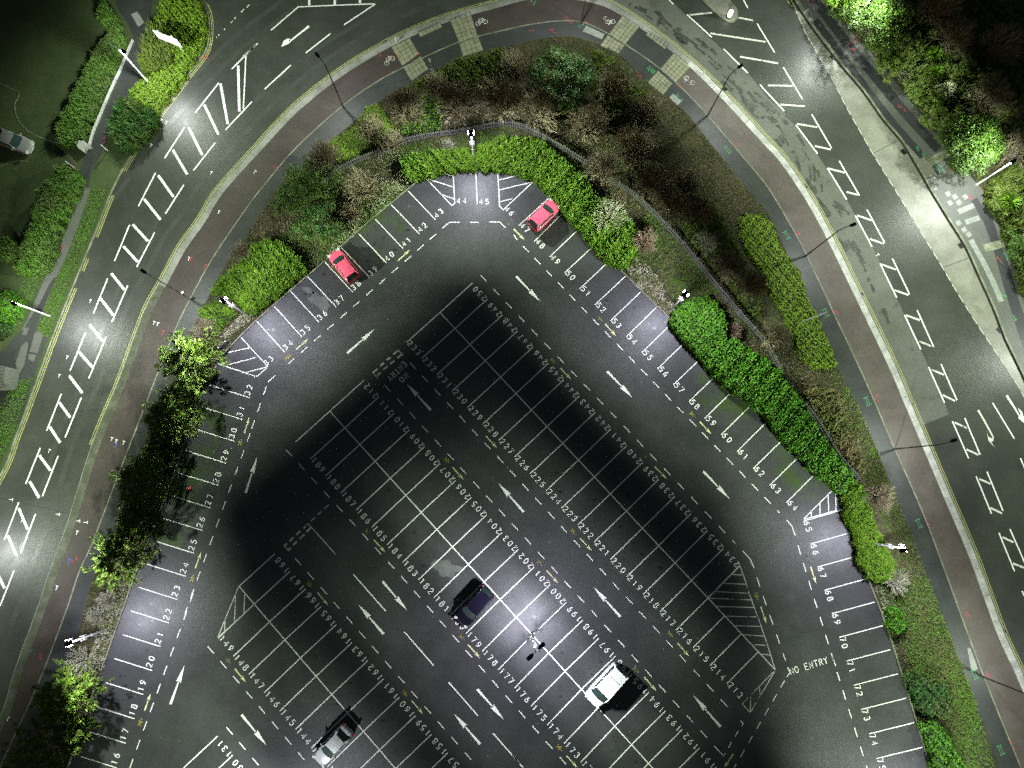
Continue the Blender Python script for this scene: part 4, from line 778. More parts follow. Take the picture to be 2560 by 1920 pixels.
# ------------------------------------------------------------------ cars
def car(label, c, r, nose, tail, L, Wd, Ht, paint, kind='hatch', group=None):
    """nose, tail: pixels of the two ends"""
    a, b_ = V2(T1(c, r, *nose)), V2(T1(c, r, *tail)); mid = (a + b_) / 2; f = math.atan2(*(a - b_).yx)
    root = thing('parked_car', label, 'car', (mid.x, mid.y, .11), f, group)
    h = L / 2; w = Wd / 2
    # stations along the car: x, half width, belt/deck height, sill height
    if kind == 'hatch': st = [(-h, .70, .62, .40), (-h + .05, .86, .84, .28), (-h + .25, .96, .93, .22), (-h + .8, 1, .95, .2), (-.2, 1, .92, .2), (h * .38, 1, .92, .2), (h * .55, .98, .90, .2), (h - .45, .95, .80, .22), (h - .14, .84, .70, .25), (h - .02, .62, .56, .34)]
    elif kind == 'saloon': st = [(-h, .70, .66, .38), (-h + .06, .84, .86, .28), (-h + .3, .94, .92, .22), (-h + .9, 1, .93, .2), (-.2, 1, .90, .2), (h * .36, 1, .90, .2), (h * .5, .98, .88, .2), (h - .5, .94, .78, .22), (h - .15, .82, .68, .25), (h - .02, .6, .54, .34)]
    else: st = [(-h, .84, .75, .36), (-h + .05, .93, 1.0, .28), (-h + .25, .98, 1.05, .22), (-h + .8, 1, 1.06, .2), (-.2, 1, 1.04, .2), (h * .45, 1, 1.04, .2), (h * .62, .98, 1.0, .2), (h - .45, .95, .90, .22), (h - .14, .86, .78, .25), (h - .02, .66, .6, .34)]
    m = MB(); prof = []
    for x, k, zb, zs in st:
        ww = w * k; prof.append([(x, -ww * .9, zs), (x, -ww, zs + .16), (x, -ww, zb - .22), (x, -ww * .95, zb - .05), (x, -ww * .80, zb), (x, -ww * .4, zb + .03), (x, 0, zb + .04), (x, ww * .4, zb + .03), (x, ww * .80, zb), (x, ww * .95, zb - .05), (x, ww, zb - .22), (x, ww, zs + .16), (x, ww * .9, zs)])
    n = len(prof[0]); vs = [p for q in prof for p in q]; fs = []
    for i in range(len(prof) - 1):
        for j in range(n - 1): fs.append([i * n + j, i * n + j + 1, (i + 1) * n + j + 1, (i + 1) * n + j])
        fs.append([i * n, (i + 1) * n, (i + 1) * n + n - 1, i * n + n - 1])
    fs += [list(range(n)), [(len(prof) - 1) * n + j for j in range(n)][::-1]]
    m.add(vs, fs); body = m.build('body', M[paint], root, True); sd = body.modifiers.new('s', 'SUBSURF'); sd.levels = 2; sd.render_levels = 2
    # cabin
    zb = .93 if kind != 'van' else 1.05
    if kind == 'hatch': xb, xf, xr, xw = -h + .14, h * .45, -h + .48, h * .17
    elif kind == 'saloon': xb, xf, xr, xw = -h + .50, h * .40, -h * .52, h * .12
    else: xb, xf, xr, xw = -h + .08, h * .58, -h + .26, h * .30
    wb, wr = w * .90, w * .74 if kind != 'van' else w * .84; zr = Ht - .11
    B = {'fl': (xf, wb, zb), 'fr': (xf, -wb, zb), 'bl': (xb, wb * .95, zb), 'br': (xb, -wb * .95, zb)}; R = {'fl': (xw, wr, zr - .04), 'fr': (xw, -wr, zr - .04), 'bl': (xr, wr * .94, zr - .05), 'br': (xr, -wr * .94, zr - .05)}
    m = MB(); N = 7
    g = [[(xr + (xw - xr) * i / N, (-1 + 2 * j / N) * wr * (1 - .05 * (1 - i / N)), zr - .05 + .09 * math.sin(math.pi * (.08 + .84 * i / N)) * (1 - .55 * (-1 + 2 * j / N) ** 2)) for j in range(N + 1)] for i in range(N + 1)]
    m.add([p for q in g for p in q], [[i * (N + 1) + j, (i + 1) * (N + 1) + j, (i + 1) * (N + 1) + j + 1, i * (N + 1) + j + 1] for i in range(N) for j in range(N)])
    rf = m.build('roof', M[paint], root, True)
    if kind == 'hatch' or kind == 'saloon':
        m = MB(); m.tube((xr + .35, 0, zr + .02), (xr + .18, 0, zr + .2), .012, .006, 6); m.build('aerial', M['black'], rf)
    def pane(name, q, mat, bulge=(0, 0, 0), n=5):
        A, B_, C_, D = [Vector(p) for p in q]; vs = []; bv = Vector(bulge)
        for i in range(n + 1):
            for j in range(n + 1):
                s, t = i / n, j / n; p = A.lerp(B_, s).lerp(D.lerp(C_, s), t) + bv * (4 * s * (1 - s)) * (1 - .4 * t); vs.append(p)
        m = MB(); m.add(vs, [[i * (n + 1) + j, (i + 1) * (n + 1) + j, (i + 1) * (n + 1) + j + 1, i * (n + 1) + j + 1] for i in range(n) for j in range(n)]); return m.build(name, mat, root, True)
    ws = pane('windscreen', [B['fr'], B['fl'], R['fl'], R['fr']], M['screen'], (.16, 0, .01))
    for s in (-.25, .3):
        m = MB(); m.tube((xf + .12, s, zb + .05), (xf - .12, s + .42, zb + .19), .012, .008, 5); m.build('wiper', M['black'], ws)
    pane('rear_window', [B['bl'], B['br'], R['br'], R['bl']], M['glass'], (-.1, 0, 0)); pane('side_window', [B['fl'], B['bl'], R['bl'], R['fl']], M['glass'], (0, .03, 0)); pane('side_window', [B['br'], B['fr'], R['fr'], R['br']], M['glass'], (0, -.03, 0))
    for k, rr in (('fl', .06), ('fr', .06), ('bl', .09), ('br', .09)):
        m = MB(); m.tube(B[k], R[k], rr, rr * .9, 8); m.build('pillar', M[paint], root, True)
    for s in (-1, 1):
        m = MB(); pb = (-.05, s * wb * .99, zb); pt = ((xr + xw) / 2, s * wr, zr); m.tube(pb, pt, .03, .03, 6); m.tube(R['fl' if s > 0 else 'fr'], R['bl' if s > 0 else 'br'], .035, .035, 8); m.build('roof_rail', M[paint], root)
        m = MB(); x = xf - .28; m.lathe([(0, -.09), (.08, -.07), (.1, 0), (.08, .07), (0, .09)], (0, 0, 0), 10); mo = m.build('door_mirror', M[paint], root, True); mo.location = (x, s * (w + .09), zb + .02); mo.scale = (.75, 1.1, .8)
        m = MB(); m.box((0, 0, 0), (.24, .36, .13)); hl = m.build('headlight', M['headlight'], root); hl.location = (h - .2, s * w * .70, .68 if kind != 'van' else .78); hl.rotation_euler = (0, .15, -s * .5)
        m = MB(); m.box((0, 0, 0), (.12, .22, .34)); tl = m.build('taillight', M['taillight'], root); tl.location = (-h + .14, s * w * .80, .80 if kind != 'van' else .95); tl.rotation_euler = (0, 0, s * .35)
        for wx in (h - .82, -h + .75):
            wl = MB(); wl.tube((0, -.1, 0), (0, .1, 0), .31, .31, 20); o = wl.build('wheel', M['rubber'], root); o.location = (wx, s * (w - .10), .31)
            rm_ = MB(); rm_.tube((0, s * .09, 0), (0, s * .108, 0), .2, .18, 12); rm_.build('rim', M['rim'], o)
    m = MB(); m.box((-h + .02, 0, .55), (.03, .5, .12)); m.build('number_plate', M['cream'], root); m = MB(); m.box((h - .03, 0, .42), (.03, .5, .12)); m.build('number_plate', M['board'], root)
    if kind == 'van':
        m = MB(); m.box((xf - .15, -.2, zb + .18), (.2, .34, .012), 0, 0, Matrix.Rotation(math.radians(20), 3, 'Y')); m.build('paper_sheet', M['board'], root)
        for q in (.35, .7):
            x = xr + (xw - xr) * q; m = MB(); m.box((x, 0, zr + .06), (.03, wr * 1.3, .03)); m.build('roof_bar', M['galv'], root)
    return root
car('pink red hatchback parked nose to the shrubs in bay 38, left of the number 39', 1, 1, (675, 535), (868, 775), 3.95, 1.72, 1.5, 'pink')
car('pink red hatchback parked nose to the bright hedge over the number 47', 2, 1, (372, 122), (172, 318), 3.95, 1.75, 1.5, 'pink')
car('glossy black hatchback parked over the number 180', 1, 3, (1768, 392), (2012, 118), 4.4, 1.88, 1.5, 'navy')
car('silver saloon with brightly lit bonnet in the bay next to number 144', 1, 3, (562, 1570), (800, 1310), 4.35, 1.75, 1.42, 'silver', 'saloon')
car('white people carrier with two roof bars casting a large black shadow', 2, 3, (668, 1075), (938, 782), 4.5, 2.05, 1.85, 'vanwhite', 'van')
car('dim grey saloon standing on the dark driveway at the left edge', 0, 0, (290, 1300), (20, 1195), 4.4, 1.8, 1.42, 'dullgrey', 'saloon')
# traffic cone
x, y = T1(0,2,1640,905); co = thing('traffic_cone', 'small orange and white traffic cone standing by bay 27', 'traffic cone', (x, y, .11))
m = MB(); m.box((0, 0, .02), (.42, .42, .04), .6); m.build('base', M['black'], co)
m = MB(); m.lathe([(.17, .04), (.04, .78), (.0, .79)], n=16); cb = m.build('cone_body', M['orange'], co, True)
m = MB(); m.lathe([(.135, .26), (.088, .50)], n=16); m.build('reflective_sleeve', M['reflect'], cb, True)

# ------------------------------------------------------------------ signs, walls, fence
def sign_panel(name, label, cat, base_a, base_b, hgt, z0, z1, over, face_mat, post_mat, thick=.06):
    a, b_ = V2(base_a), V2(base_b); mid = (a + b_) / 2; f = math.atan2(*(b_ - a).yx); L_ = (b_ - a).length
    root = thing(name, label, cat, (mid.x, mid.y, .1), f)
    for s in (-1, 1):
        m = MB(); m.tube((s * L_ / 2, 0, 0), (s * L_ / 2, 0, hgt), .05, .05, 10); m.build('post', post_mat, root)
    m = MB(); m.box((0, 0, (z0 + z1) / 2), (L_ + 2 * over, thick, z1 - z0)); pn = m.build('panel', face_mat, root); pn.location = (0, -.09, 0); return root, pn, L_ + 2 * over
rt, pn, wd = sign_panel('billboard', 'white two-post sign board with faint grey print above the ivy verge at top left', 'sign', gp(424, 116.5, .1), gp(458, 130, .1), 2.95, 1.35, 2.8, .62, M['board'], M['white_steel'])
m = MB()
def curve3(pts, y, w): # strokes on a vertical panel (x, z)
    for p, q in zip(pts[:-1], pts[1:]):
        d = Vector((q[0] - p[0], q[1] - p[1])); d.normalize(); n = Vector((-d.y, d.x)) * w / 2
        m.add([(p[0] + n.x, y, p[1] + n.y), (p[0] - n.x, y, p[1] - n.y), (q[0] - n.x, y, q[1] - n.y), (q[0] + n.x, y, q[1] + n.y)], [[0, 1, 2, 3]])
for y in (-.035, .035):
    curve3([(.25, 1.45), (.2, 1.7), (0, 1.85), (-.12, 2.1), (-.15, 2.4), (-.3, 2.6)], y, .04); curve3([(-.15, 2.4), (.05, 2.45), (.1, 2.2), (.3, 2.05)], y, .035)
m.build('emblem', M['board_dark'], pn)
m = MB()
for y in (-.034, .034):
    for z in (2.1, 2.22, 2.34): curve3([(-.95, z), (-.4, z)], y, .05)
    for z in (1.6, 1.75, 1.95): curve3([(.35, z), (.95, z)], y, .04)
m.build('print', M['board_print'], pn)
sign_panel('notice_board', 'dark notice board on two pale posts near bay 33', 'sign', gp(562.5, 877, .1), gp(579, 861.6, .1), 1.9, .95, 1.85, .12, M['notice'], M['white_steel'])
# small lit entrance sign
a, b_ = V2(gp(173, 410, .6)), V2(gp(190, 423, .6)); mid = (a + b_) / 2; f = math.atan2(*(b_ - a).yx)
es = thing('entrance_sign', 'small purple and magenta sign on a pale frame at the dark driveway entrance', 'sign', (mid.x, mid.y, 0), f)
m = MB(); m.box((0, 0, .75), (1.05, .09, 1.1)); m.build('frame', M['board'], es)
m = MB(); m.box((-.25, .06, .8), (.5, .03, .9)); fc = m.build('face', M['purple'], es); m = MB(); m.box((.25, .06, .8), (.5, .03, .9)); m.build('face', M['magenta'], es)
m = MB(); m.box((0.02, .08, .85), (.22, .012, .26)); m.build('emblem', M['board'], fc)
# white wall with pale end pier on the left
wl = MB(); ww = smooth(T(0,0,[(1150,345),(1100,455),(1040,600),(960,770),(880,960),(800,1150),(772,1262)], .25), 4); wl.wall(ww, .13, 0, .42)
tag(wl.build('garden_wall', M['whitewall']), 'low white rendered wall curving along the left footpath', 'wall')
m = MB(); q = T(0,0,[(668,1245),(700,1230),(745,1232),(790,1270),(745,1290),(733,1320),(700,1298)], .4); m.solid(q, 0, .8); pr = m.build('entrance_pier', M['greywall']); tag(pr, 'grey rendered gate pier where the white wall meets the driveway', 'gate pier')
m = MB(); m.solid([(V2(p) + (V2(p) - V2(q[3])) * .0)[:] for p in q], .802, .85); m.build('coping', M['greywall'], pr)
m = MB(); m.wall(smooth(T(0,0,[(-60,700),(0,725),(90,765),(170,815),(135,900),(145,1000),(200,1090),(280,1160),(380,1200),(540,1248)]), 4), .08, 0, .14); o = struct(m.build('garden_kerb', M['kerb_old']))
m = MB(); m.wall(smooth(T(0,0,[(-60,1480),(0,1450),(70,1415),(160,1395),(245,1400)]), 4), .08, 0, .14); struct(m.build('garden_kerb', M['kerb_old']))
m = MB(); m.poly(T(0,0,[(-600,900),(-100,720),(170,815),(135,900),(145,1000),(200,1090),(280,1160),(380,1200),(620,1262),(735,1330),(700,1400),(640,1500),(590,1410),(480,1400),(300,1350),(200,1380),(60,1400),(-600,1640)]), .0); struct(m.build('driveway', M['footway_dark']))
def rough_poly(name, pts, mat, z=.106, par=None):
    m = MB(); m.poly(pts, z); o = m.build(name, mat, par); 
    if not par: struct(o)
    return o
vp = rough_poly('verge_path', T(0,0,[(960,-300),(1340,-300),(1300,250),(1240,560),(1190,760),(1090,870),(980,960),(930,1240),(800,1480),(760,1700),(640,1700),(700,1480),(735,1330),(780,1275),(900,985),(1050,620),(1165,345),(1120,230),(1010,60)]), M['path'])
rough_poly('verge_path', T(0,1,[(690,-30),(790,-30),(690,270),(560,600),(490,740),(400,970),(330,1160),(300,1250),(240,1300),(190,1190),(240,1110),(330,890),(420,690),(500,500),(600,290)]), M['footway'], .108)
rough_poly('verge_path', T(0,1,[(500,735),(400,960),(330,1150),(310,1300),(300,1659),(270,1700),(130,1700),(130,1400),(200,1200),(350,960),(430,800),(470,745)]), M['path'], .111)
rough_poly('driveway_apron', T(0,1,[(60,1350),(130,1250),(240,1170),(320,1200),(380,1240),(415,1270),(300,1600),(180,2000),(-200,2000),(-200,1500)]), M['path'], .1135)
for q in ([(310,1210),(385,1215),(330,1395),(262,1380)], [(190,1330),(240,1290),(250,1330),(215,1500),(160,1590),(140,1480)], [(250,1400),(320,1410),(300,1470),(255,1450)], [(215,1170),(260,1175),(235,1240),(200,1235)]): rough_poly('pale_patch', T(0,1,q), M['footway'], .117, vp)
m = MB(); q = T(0,1,[(-140,1480),(52,1510),(40,1659),(0,1690),(-160,1690)], 2.2); m.solid(q, 0, 2.3)
sh = thing('garden_shed', 'corner of a low building with a pale ribbed roof at the left edge', 'building'); m.build('wall', M['footway'], sh)
m = MB(); ra, rb = V2(q[1]), V2(q[2]); rc, rd = V2(q[0]), V2(q[4])
for i in range(10):
    t = (i + .5) / 10; m.ribbon([ra.lerp(rb, t), rc.lerp(rd, t)], .10, 2.34)
m.build('roof', M['footway'], sh)
# picket fence round the planted bank
fpts = T(1,0,[(560,1560),(740,1450),(870,1385),(1060,1310),(1280,1215),(1500,1165),(1750,1135),(1950,1095),(2212,1070)], .8) + T(2,0,[(200,1145),(350,1225),(500,1315),(640,1400),(800,1510),(1000,1640)], .8) + T(2,1,[(1080,40),(1240,190),(1390,350),(1540,520),(1690,710),(1840,890),(1990,1070),(2110,1200),(2212,1330)], .8) + T(3,2,[(200,40),(330,190),(440,330),(560,530),(640,650),(740,760),(800,840)], .8)
fs_ = smooth(fpts, 5)
def picket(name, label, pts, seed=0):
    root = thing(name, label, 'fence'); rs = random.Random(seed); sl = MB(); Lh = length(pts)
    for p, q in zip(resample(pts, .26)[:-1], resample(pts, .26)[1:]):
        d = V2(q) - V2(p); sl.box((p[0], p[1], .8 + rs.uniform(-.06, .06)), (.13, .03, 1.25), math.atan2(d.y, d.x) + rs.uniform(-.1, .1))
    sl.build('slats', M['wood'], root)
    for z in (.45, 1.15):
        m = MB(); m.wall(offset(pts, -.05), .05, z, z + .09); m.build('rail', M['wood'], root)
    for p in resample(pts, 2.4): m = MB(); m.box((p[0], p[1] , .85), (.1, .1, 1.5)); m.build('post', M['wood'], root)
picket('picket_fence', 'weathered dark picket fence curving through the planted bank between the bare trees', fs_)
# slim signposts and rails by the crossings
def slim_sign(c, r, base, top, h, label, w=.3, mat='galv'):
    x, y = T1(c, r, *base, .1); o = thing('signpost', label, 'sign', (x, y, .1)); m = MB(); m.tube((0, 0, 0), (0, 0, h), .038, .034, 10); m.build('post', M[mat], o)
    m = MB(); f = math.atan2(*(V2(T1(c, r, *top)) - V2(T1(c, r, *base))).yx) + .9; m.box((0, 0, h - .25), (w, .03, .42), f); m.build('plate', M['galv'], o)
slim_sign(1,0,(1518,622),(1490,490),2.6,'thin grey signpost at the back of the first crossing')
slim_sign(1,0,(1212,366),(1208,335),1.0,'short white post at the kerb beside the first crossing', .22, 'white_steel')
slim_sign(2,0,(915,485),(880,580),1.6,'short pale signpost at the bank edge of the second crossing')
slim_sign(2,0,(1640,665),(1665,640),1.0,'short white post on the kerb strip after the last paved slabs', .22, 'white_steel')
slim_sign(0,0,(935,1305),(955,1250),1.5,'small pale post on the verge path near the driveway', .2, 'white_steel')
slim_sign(3,0,(2035,955),(2070,900),2.2,'thin pale post in the dark wood at the right edge', .2, 'white_steel')
# long leaning grey sign above the ivy mound
x, y = T1(3,1,495,1042,.1); o = thing('blank_sign', 'tall thin translucent grey sign leaning over the ivy mound', 'sign', (x, y, .1)); tx, ty = T1(3,1,265,1135,3.0)
m = MB(); m.tube((0, 0, 0), (tx - x, ty - y, 2.9), .05, .04, 8); m.build('post', M['galv'], o)
M['perspex'], _nt, _b = new_mat('clear sheet'); _b.inputs['Base Color'].default_value = (.7, .75, .7, 1); _b.inputs['Alpha'].default_value = .35; _b.inputs['Roughness'].default_value = .3
# ------------------------------------------------------------------ foliage
def leaves(P, N, size, aspect=.6, jit=.55):
    """quads at P facing roughly N"""
    n = len(P); N = N + rng.normal(0, jit, (n, 3)); N /= np.linalg.norm(N, axis=1)[:, None] + 1e-9
    R = rng.normal(0, 1, (n, 3)); A = np.cross(N, R); A /= np.linalg.norm(A, axis=1)[:, None] + 1e-9; B = np.cross(N, A)
    s = (size * rng.uniform(.6, 1.35, n))[:, None]
    v = np.stack([P - A * s * .5, P + B * s * .5 * aspect + N * s * .08, P + A * s * .5, P - B * s * .5 * aspect + N * s * .08], 1).reshape(-1, 3)
    return v, np.arange(4 * n).reshape(n, 4)
def blades(P, h, lean=.6, w=.03, dirs=None):
    n = len(P); a = rng.uniform(0, 2 * np.pi, n); hh = h * rng.uniform(.5, 1.3, n); ln = lean * rng.uniform(.2, 1.2, n) * hh
    if dirs is not None: a = dirs + rng.normal(0, .5, n)
    D = np.stack([np.cos(a), np.sin(a), np.zeros(n)], 1); T_ = np.stack([-np.sin(a), np.cos(a), np.zeros(n)], 1)
    tip = P + D * ln[:, None]; tip[:, 2] += hh; ww = w * rng.uniform(.6, 1.4, n)[:, None]
    v = np.stack([P - T_ * ww, P + T_ * ww, tip], 1).reshape(-1, 3); return v, np.arange(3 * n).reshape(n, 3)
def wob(P, s=.5, seed=0.0): return (np.sin(P[:, 0] * s * 2.1 + seed) * np.cos(P[:, 1] * s * 1.7 + seed * 2) + .6 * np.sin(P[:, 0] * s * 4.7 + P[:, 1] * s * 3.9 + seed) + .4 * np.cos(P[:, 0] * s * 9.1 - P[:, 1] * s * 8.3 + seed * 3)) / 2
def hedge(name, label, cat, outline, h, leaf='hedge', core='core', size=.16, dens=130, amp=.12, ws=1.2, aspect=.6, z0=.08, blade=False, seed=0, group=None, jit=.5, gaps=0.0):
    pts = resample(smooth(list(outline) + [outline[0]], 3), .45)
    pts = [(x + .16 * math.sin(x * 3.1 + y * 2.3 + seed) + .10 * math.sin(y * 7.3 - x * 5.1), y + .16 * math.cos(y * 2.9 - x * 3.7 + seed) + .10 * math.cos(x * 6.7 + y * 4.1)) for x, y in pts]
    q = np.array(pts); 
    if np.dot(q[:, 0], np.roll(q[:, 1], -1)) - np.dot(q[:, 1], np.roll(q[:, 0], -1)) < 0: pts = pts[::-1]; q = q[::-1]
    ctr = q.mean(0); Pt = scatter(pts, dens); 
    # distance to the edge rounds the shoulders
    e = np.full(len(Pt), 9.0)
    for i in range(len(q)):
        a, b_ = q[i - 1], q[i]; ab = b_ - a; t = np.clip(((Pt - a) @ ab) / (ab @ ab + 1e-9), 0, 1); e = np.minimum(e, np.linalg.norm(Pt - a - t[:, None] * ab, axis=1))
    sh = np.clip(e / .55, 0, 1); zt = z0 + h * (.72 + .28 * np.sqrt(sh * (2 - sh))) + amp * wob(Pt, ws, seed) + .55 * amp * wob(Pt, ws * 3.1, seed + 2) - rng.exponential(.07, len(Pt)); zt = np.maximum(zt, z0 + .03)
    if gaps: keep = wob(Pt * 1.0, ws * 1.3, seed + 5) + rng.normal(0, .12, len(Pt)) > -1 + gaps; Pt, zt = Pt[keep], zt[keep]
    Pc = np.c_[Pt, zt]; Nn = np.tile([0, 0, 1.0], (len(Pt), 1))
    # sides
    sd = np.array(resample(list(pts) + [pts[0]], .5)); seg = np.roll(sd, -1, 0) - sd; ln = np.hypot(*seg.T); keep = ln < 2; sd, seg, ln = sd[keep], seg[keep], ln[keep]
    ns = int(length(pts) * h * dens * .8); k = rng.integers(0, len(sd), ns); t = rng.random(ns); nn = np.stack([seg[k, 1], -seg[k, 0]], 1) / (ln[k][:, None] + 1e-9)
    Ps = np.c_[sd[k] + seg[k] * t[:, None] + nn * (rng.uniform(-.12, .14, ns) + .12 * np.sin(sd[k, 0] * 5 + sd[k, 1] * 4))[:, None], z0 + h * .78 * rng.random(ns)]
    Pc = np.r_[Pc, Ps]; Nn = np.r_[Nn, np.c_[nn, np.full(ns, .4)]]
    if blade:
        v, f = blades(Pc, size * 1.6, 1.0, size * .22); v2, f2 = leaves(Pc[::2], Nn[::2], size, .4, jit); 
        v, f = np.r_[v, v2], None; n3 = len(Pc); F3 = np.arange(3 * n3).reshape(n3, 3); F4 = f2 + 3 * n3; F = np.r_[F3, F4[:, [0, 1, 2]], F4[:, [0, 2, 3]]]
    else:
        v, f = leaves(Pc, Nn, size, aspect, jit); F = np.r_[f[:, [0, 1, 2]], f[:, [0, 2, 3]]]
    # inner body
    c = MB(); ins = offset(list(pts) + [pts[0]], .10)[:-1] if length(pts) > 3 else pts
    c.solid(ins, z0 - .05, z0 + h * .66)
    cv = np.array(c.v); cf = []
    for x in c.f:
        cf.append(x[:3]); 
        if len(x) == 4: cf.append([x[0], x[2], x[3]])
    cf = np.array(cf); V_ = np.r_[v, cv]; F = np.r_[F, cf + len(v)]; mi = np.r_[np.zeros(len(F) - len(cf)), np.ones(len(cf))]
    org = np.array([ctr[0], ctr[1], 0.0]); o = np_mesh(name, V_ - org, F, [M[leaf], M[core]], None, mi); o.location = org
    return tag(o, label, cat, group)
hz = 1.3
hedge('hedge', 'bright yellow green shaggy hedge arching round the top of the car park', 'hedge', T(1,0,[(1240,1400),(1330,1330),(1500,1300),(1700,1290),(1900,1280),(2060,1200),(2212,1190)], hz) + T(2,0,[(230,1200),(370,1320),(500,1430),(620,1520),(720,1659)], hz) + T(2,1,[(800,60),(930,170),(1045,300),(1062,520),(960,640),(850,590),(640,370),(450,160),(320,0)], hz) + T(2,0,[(230,1580),(90,1480)], hz) + T(1,0,[(1900,1430),(1580,1470),(1400,1530),(1300,1510)], hz),
      1.15, 'hedge_yellow', size=.22, dens=120, amp=.4, ws=1.2, blade=True, seed=1)
hedge('hedge', 'dense bright green clipped hedge between bays 55 and 64', 'hedge', T(2,1,[(1385,1120),(1430,1020),(1560,930),(1640,893),(1740,930),(1830,1050),(1870,1170),(1870,1255),(1960,1295),(2120,1390),(2212,1450)], 1.7) + T(3,1,[(100,1520),(190,1659)], 1.7) + T(3,2,[(250,80),(330,190),(460,390),(570,560),(650,670),(735,790),(715,860),(640,940),(560,870),(420,740),(270,580),(130,440),(0,270)], 1.7) + T(2,2,[(2060,140),(1880,0)], 1.7) + T(2,1,[(1640,1400),(1490,1270)], 1.7),
      1.7, 'hedge', size=.21, dens=170, amp=.34, ws=1.5, seed=2, jit=.75)
hedge('hedge', 'narrow bright green hedge beside bays 65 to 67', 'hedge', T(3,2,[(650,960),(720,880),(790,850),(850,1000),(900,1150),(970,1290),(1060,1500),(1090,1640)], 1.1) + T(3,3,[(1080,25),(960,30),(880,15)], 1.1) + T(3,2,[(850,1640),(770,1390),(700,1150)], 1.1), 1.1, 'hedge_yellow', size=.19, dens=150, amp=.2, ws=1.1, blade=True, seed=3)
hedge('shrub', 'dark green leafy shrub beside bay 69', 'shrub', T(3,3,[(1045,300),(1090,265),(1150,290),(1200,370),(1190,450),(1100,490),(1050,400)], .9), 1.0, 'hedge', size=.2, dens=140, amp=.25, seed=4)
hedge('shrub', 'long dark green shrub strip beside bays 71 to 73', 'shrub', T(3,3,[(1190,850),(1330,830),(1520,960),(1600,1080),(1560,1200),(1400,1230),(1300,1150),(1230,980)], .8), .8, 'dark_leaf', size=.22, dens=110, amp=.25, seed=5)
hedge('shrub', 'dark clumpy shrub at the bottom right corner of the car park', 'shrub', T(3,3,[(1330,1290),(1450,1270),(1560,1400),(1640,1560),(1720,1800),(1500,1850),(1420,1600)], .8), 1.1, 'hedge', size=.2, dens=130, amp=.35, ws=1.6, seed=6)
hedge('ivy_mound', 'long yellow green ivy mound beside the footpath under the street lamp', 'ground cover', T(3,1,[(0,235),(60,320),(180,600),(270,710),(390,1000),(470,1190),(590,1430),(560,1500),(400,1510),(280,1400),(200,1180),(60,900),(0,820)], .5) + T(2,1,[(2150,690),(2070,560),(1990,380),(1960,240),(2060,200),(2150,205)], .4),
      .38, 'ivy', 'core', size=.19, dens=170, amp=.26, ws=2.6, z0=.1, seed=7, jit=.45, gaps=.35)
hedge('ivy_verge', 'bright yellow green ivy verge between the top left path and the road', 'ground cover', T(0,0,[(1400,-60),(1560,-200),(1700,0),(1770,150),(1750,380),(1600,640),(1450,860),(1310,1030),(1180,900),(1120,850),(1160,740),(1300,660),(1340,600),(1480,520),(1480,420),(1400,300),(1340,200),(1380,80)], .4),
      .5, 'ivy', 'core', size=.19, dens=190, amp=.26, ws=2.2, z0=.1, seed=8, jit=.45, gaps=.2)
hedge('shrub', 'mid green grassy shrub under the white sign board', 'shrub', T(0,0,[(1290,210),(1380,230),(1470,400),(1480,520),(1340,600),(1260,620),(1215,500),(1240,350)], .8), .8, 'olive', size=.3, dens=90, amp=.2, blade=True, seed=9)
hedge('shrub', 'dark shaggy shrub on the verge between the white wall and the road', 'shrub', T(0,0,[(1040,890),(1160,870),(1290,960),(1350,1060),(1260,1180),(1150,1290),(1060,1295),(970,1200),(950,1090)], .9), 1.1, 'dark_leaf', size=.28, dens=110, amp=.35, ws=1.5, blade=True, seed=10)
hedge('hedge', 'low wide grass topped hedge behind the white wall', 'hedge', T(0,0,[(830,140),(880,-60),(920,60),(1045,300),(1040,390),(985,520),(905,690),(795,930),(700,1160),(650,1215),(560,1240),(490,1170),(500,1050),(600,850),(700,650),(800,450),(930,260)], 1.2), 1.2, 'grass_verge', size=.14, dens=220, amp=.05, z0=0, blade=True, seed=11)
hedge('hedge', 'tall green clipped hedge along the left footpath', 'hedge', T(0,1,[(320,-40),(420,-120),(620,-60),(590,60),(470,290),(440,480),(340,670),(150,685),(130,640),(160,520),(250,290)], 1.6), 1.6, 'grass_verge', size=.17, dens=200, amp=.08, z0=0, blade=True, seed=12)
hedge('hedge', 'rounded hedge end next to the purple entrance sign', 'hedge', T(0,0,[(480,1420),(560,1410),(640,1470),(655,1560),(600,1700),(380,1700),(430,1560)], 1.6), 1.6, 'grass_verge', size=.17, dens=190, amp=.08, z0=0, blade=True, seed=13)
hedge('hedge', 'short hedge running off the left edge behind the tall one', 'hedge', T(0,1,[(-80,370),(0,390),(155,465),(120,580),(0,560),(-80,530)], 1.5), 1.5, 'grass_verge', size=.17, dens=190, amp=.06, z0=0, blade=True, seed=14)
hedge('shrub', 'bright green rounded shrub at the left edge under a tall white lamp column', 'shrub', T(0,1,[(-60,870),(60,860),(140,930),(140,1060),(60,1110),(-60,1090)], 1.2), 1.3, 'hedge', size=.17, dens=160, amp=.12, z0=0, seed=15)
hedge('shrub', 'small green rounded shrub half cut off low on the left edge', 'shrub', T(0,1,[(-80,1120),(60,1130),(90,1200),(0,1250),(-80,1240)], .9), .8, 'dark_leaf', size=.17, dens=140, amp=.12, z0=0, seed=16)
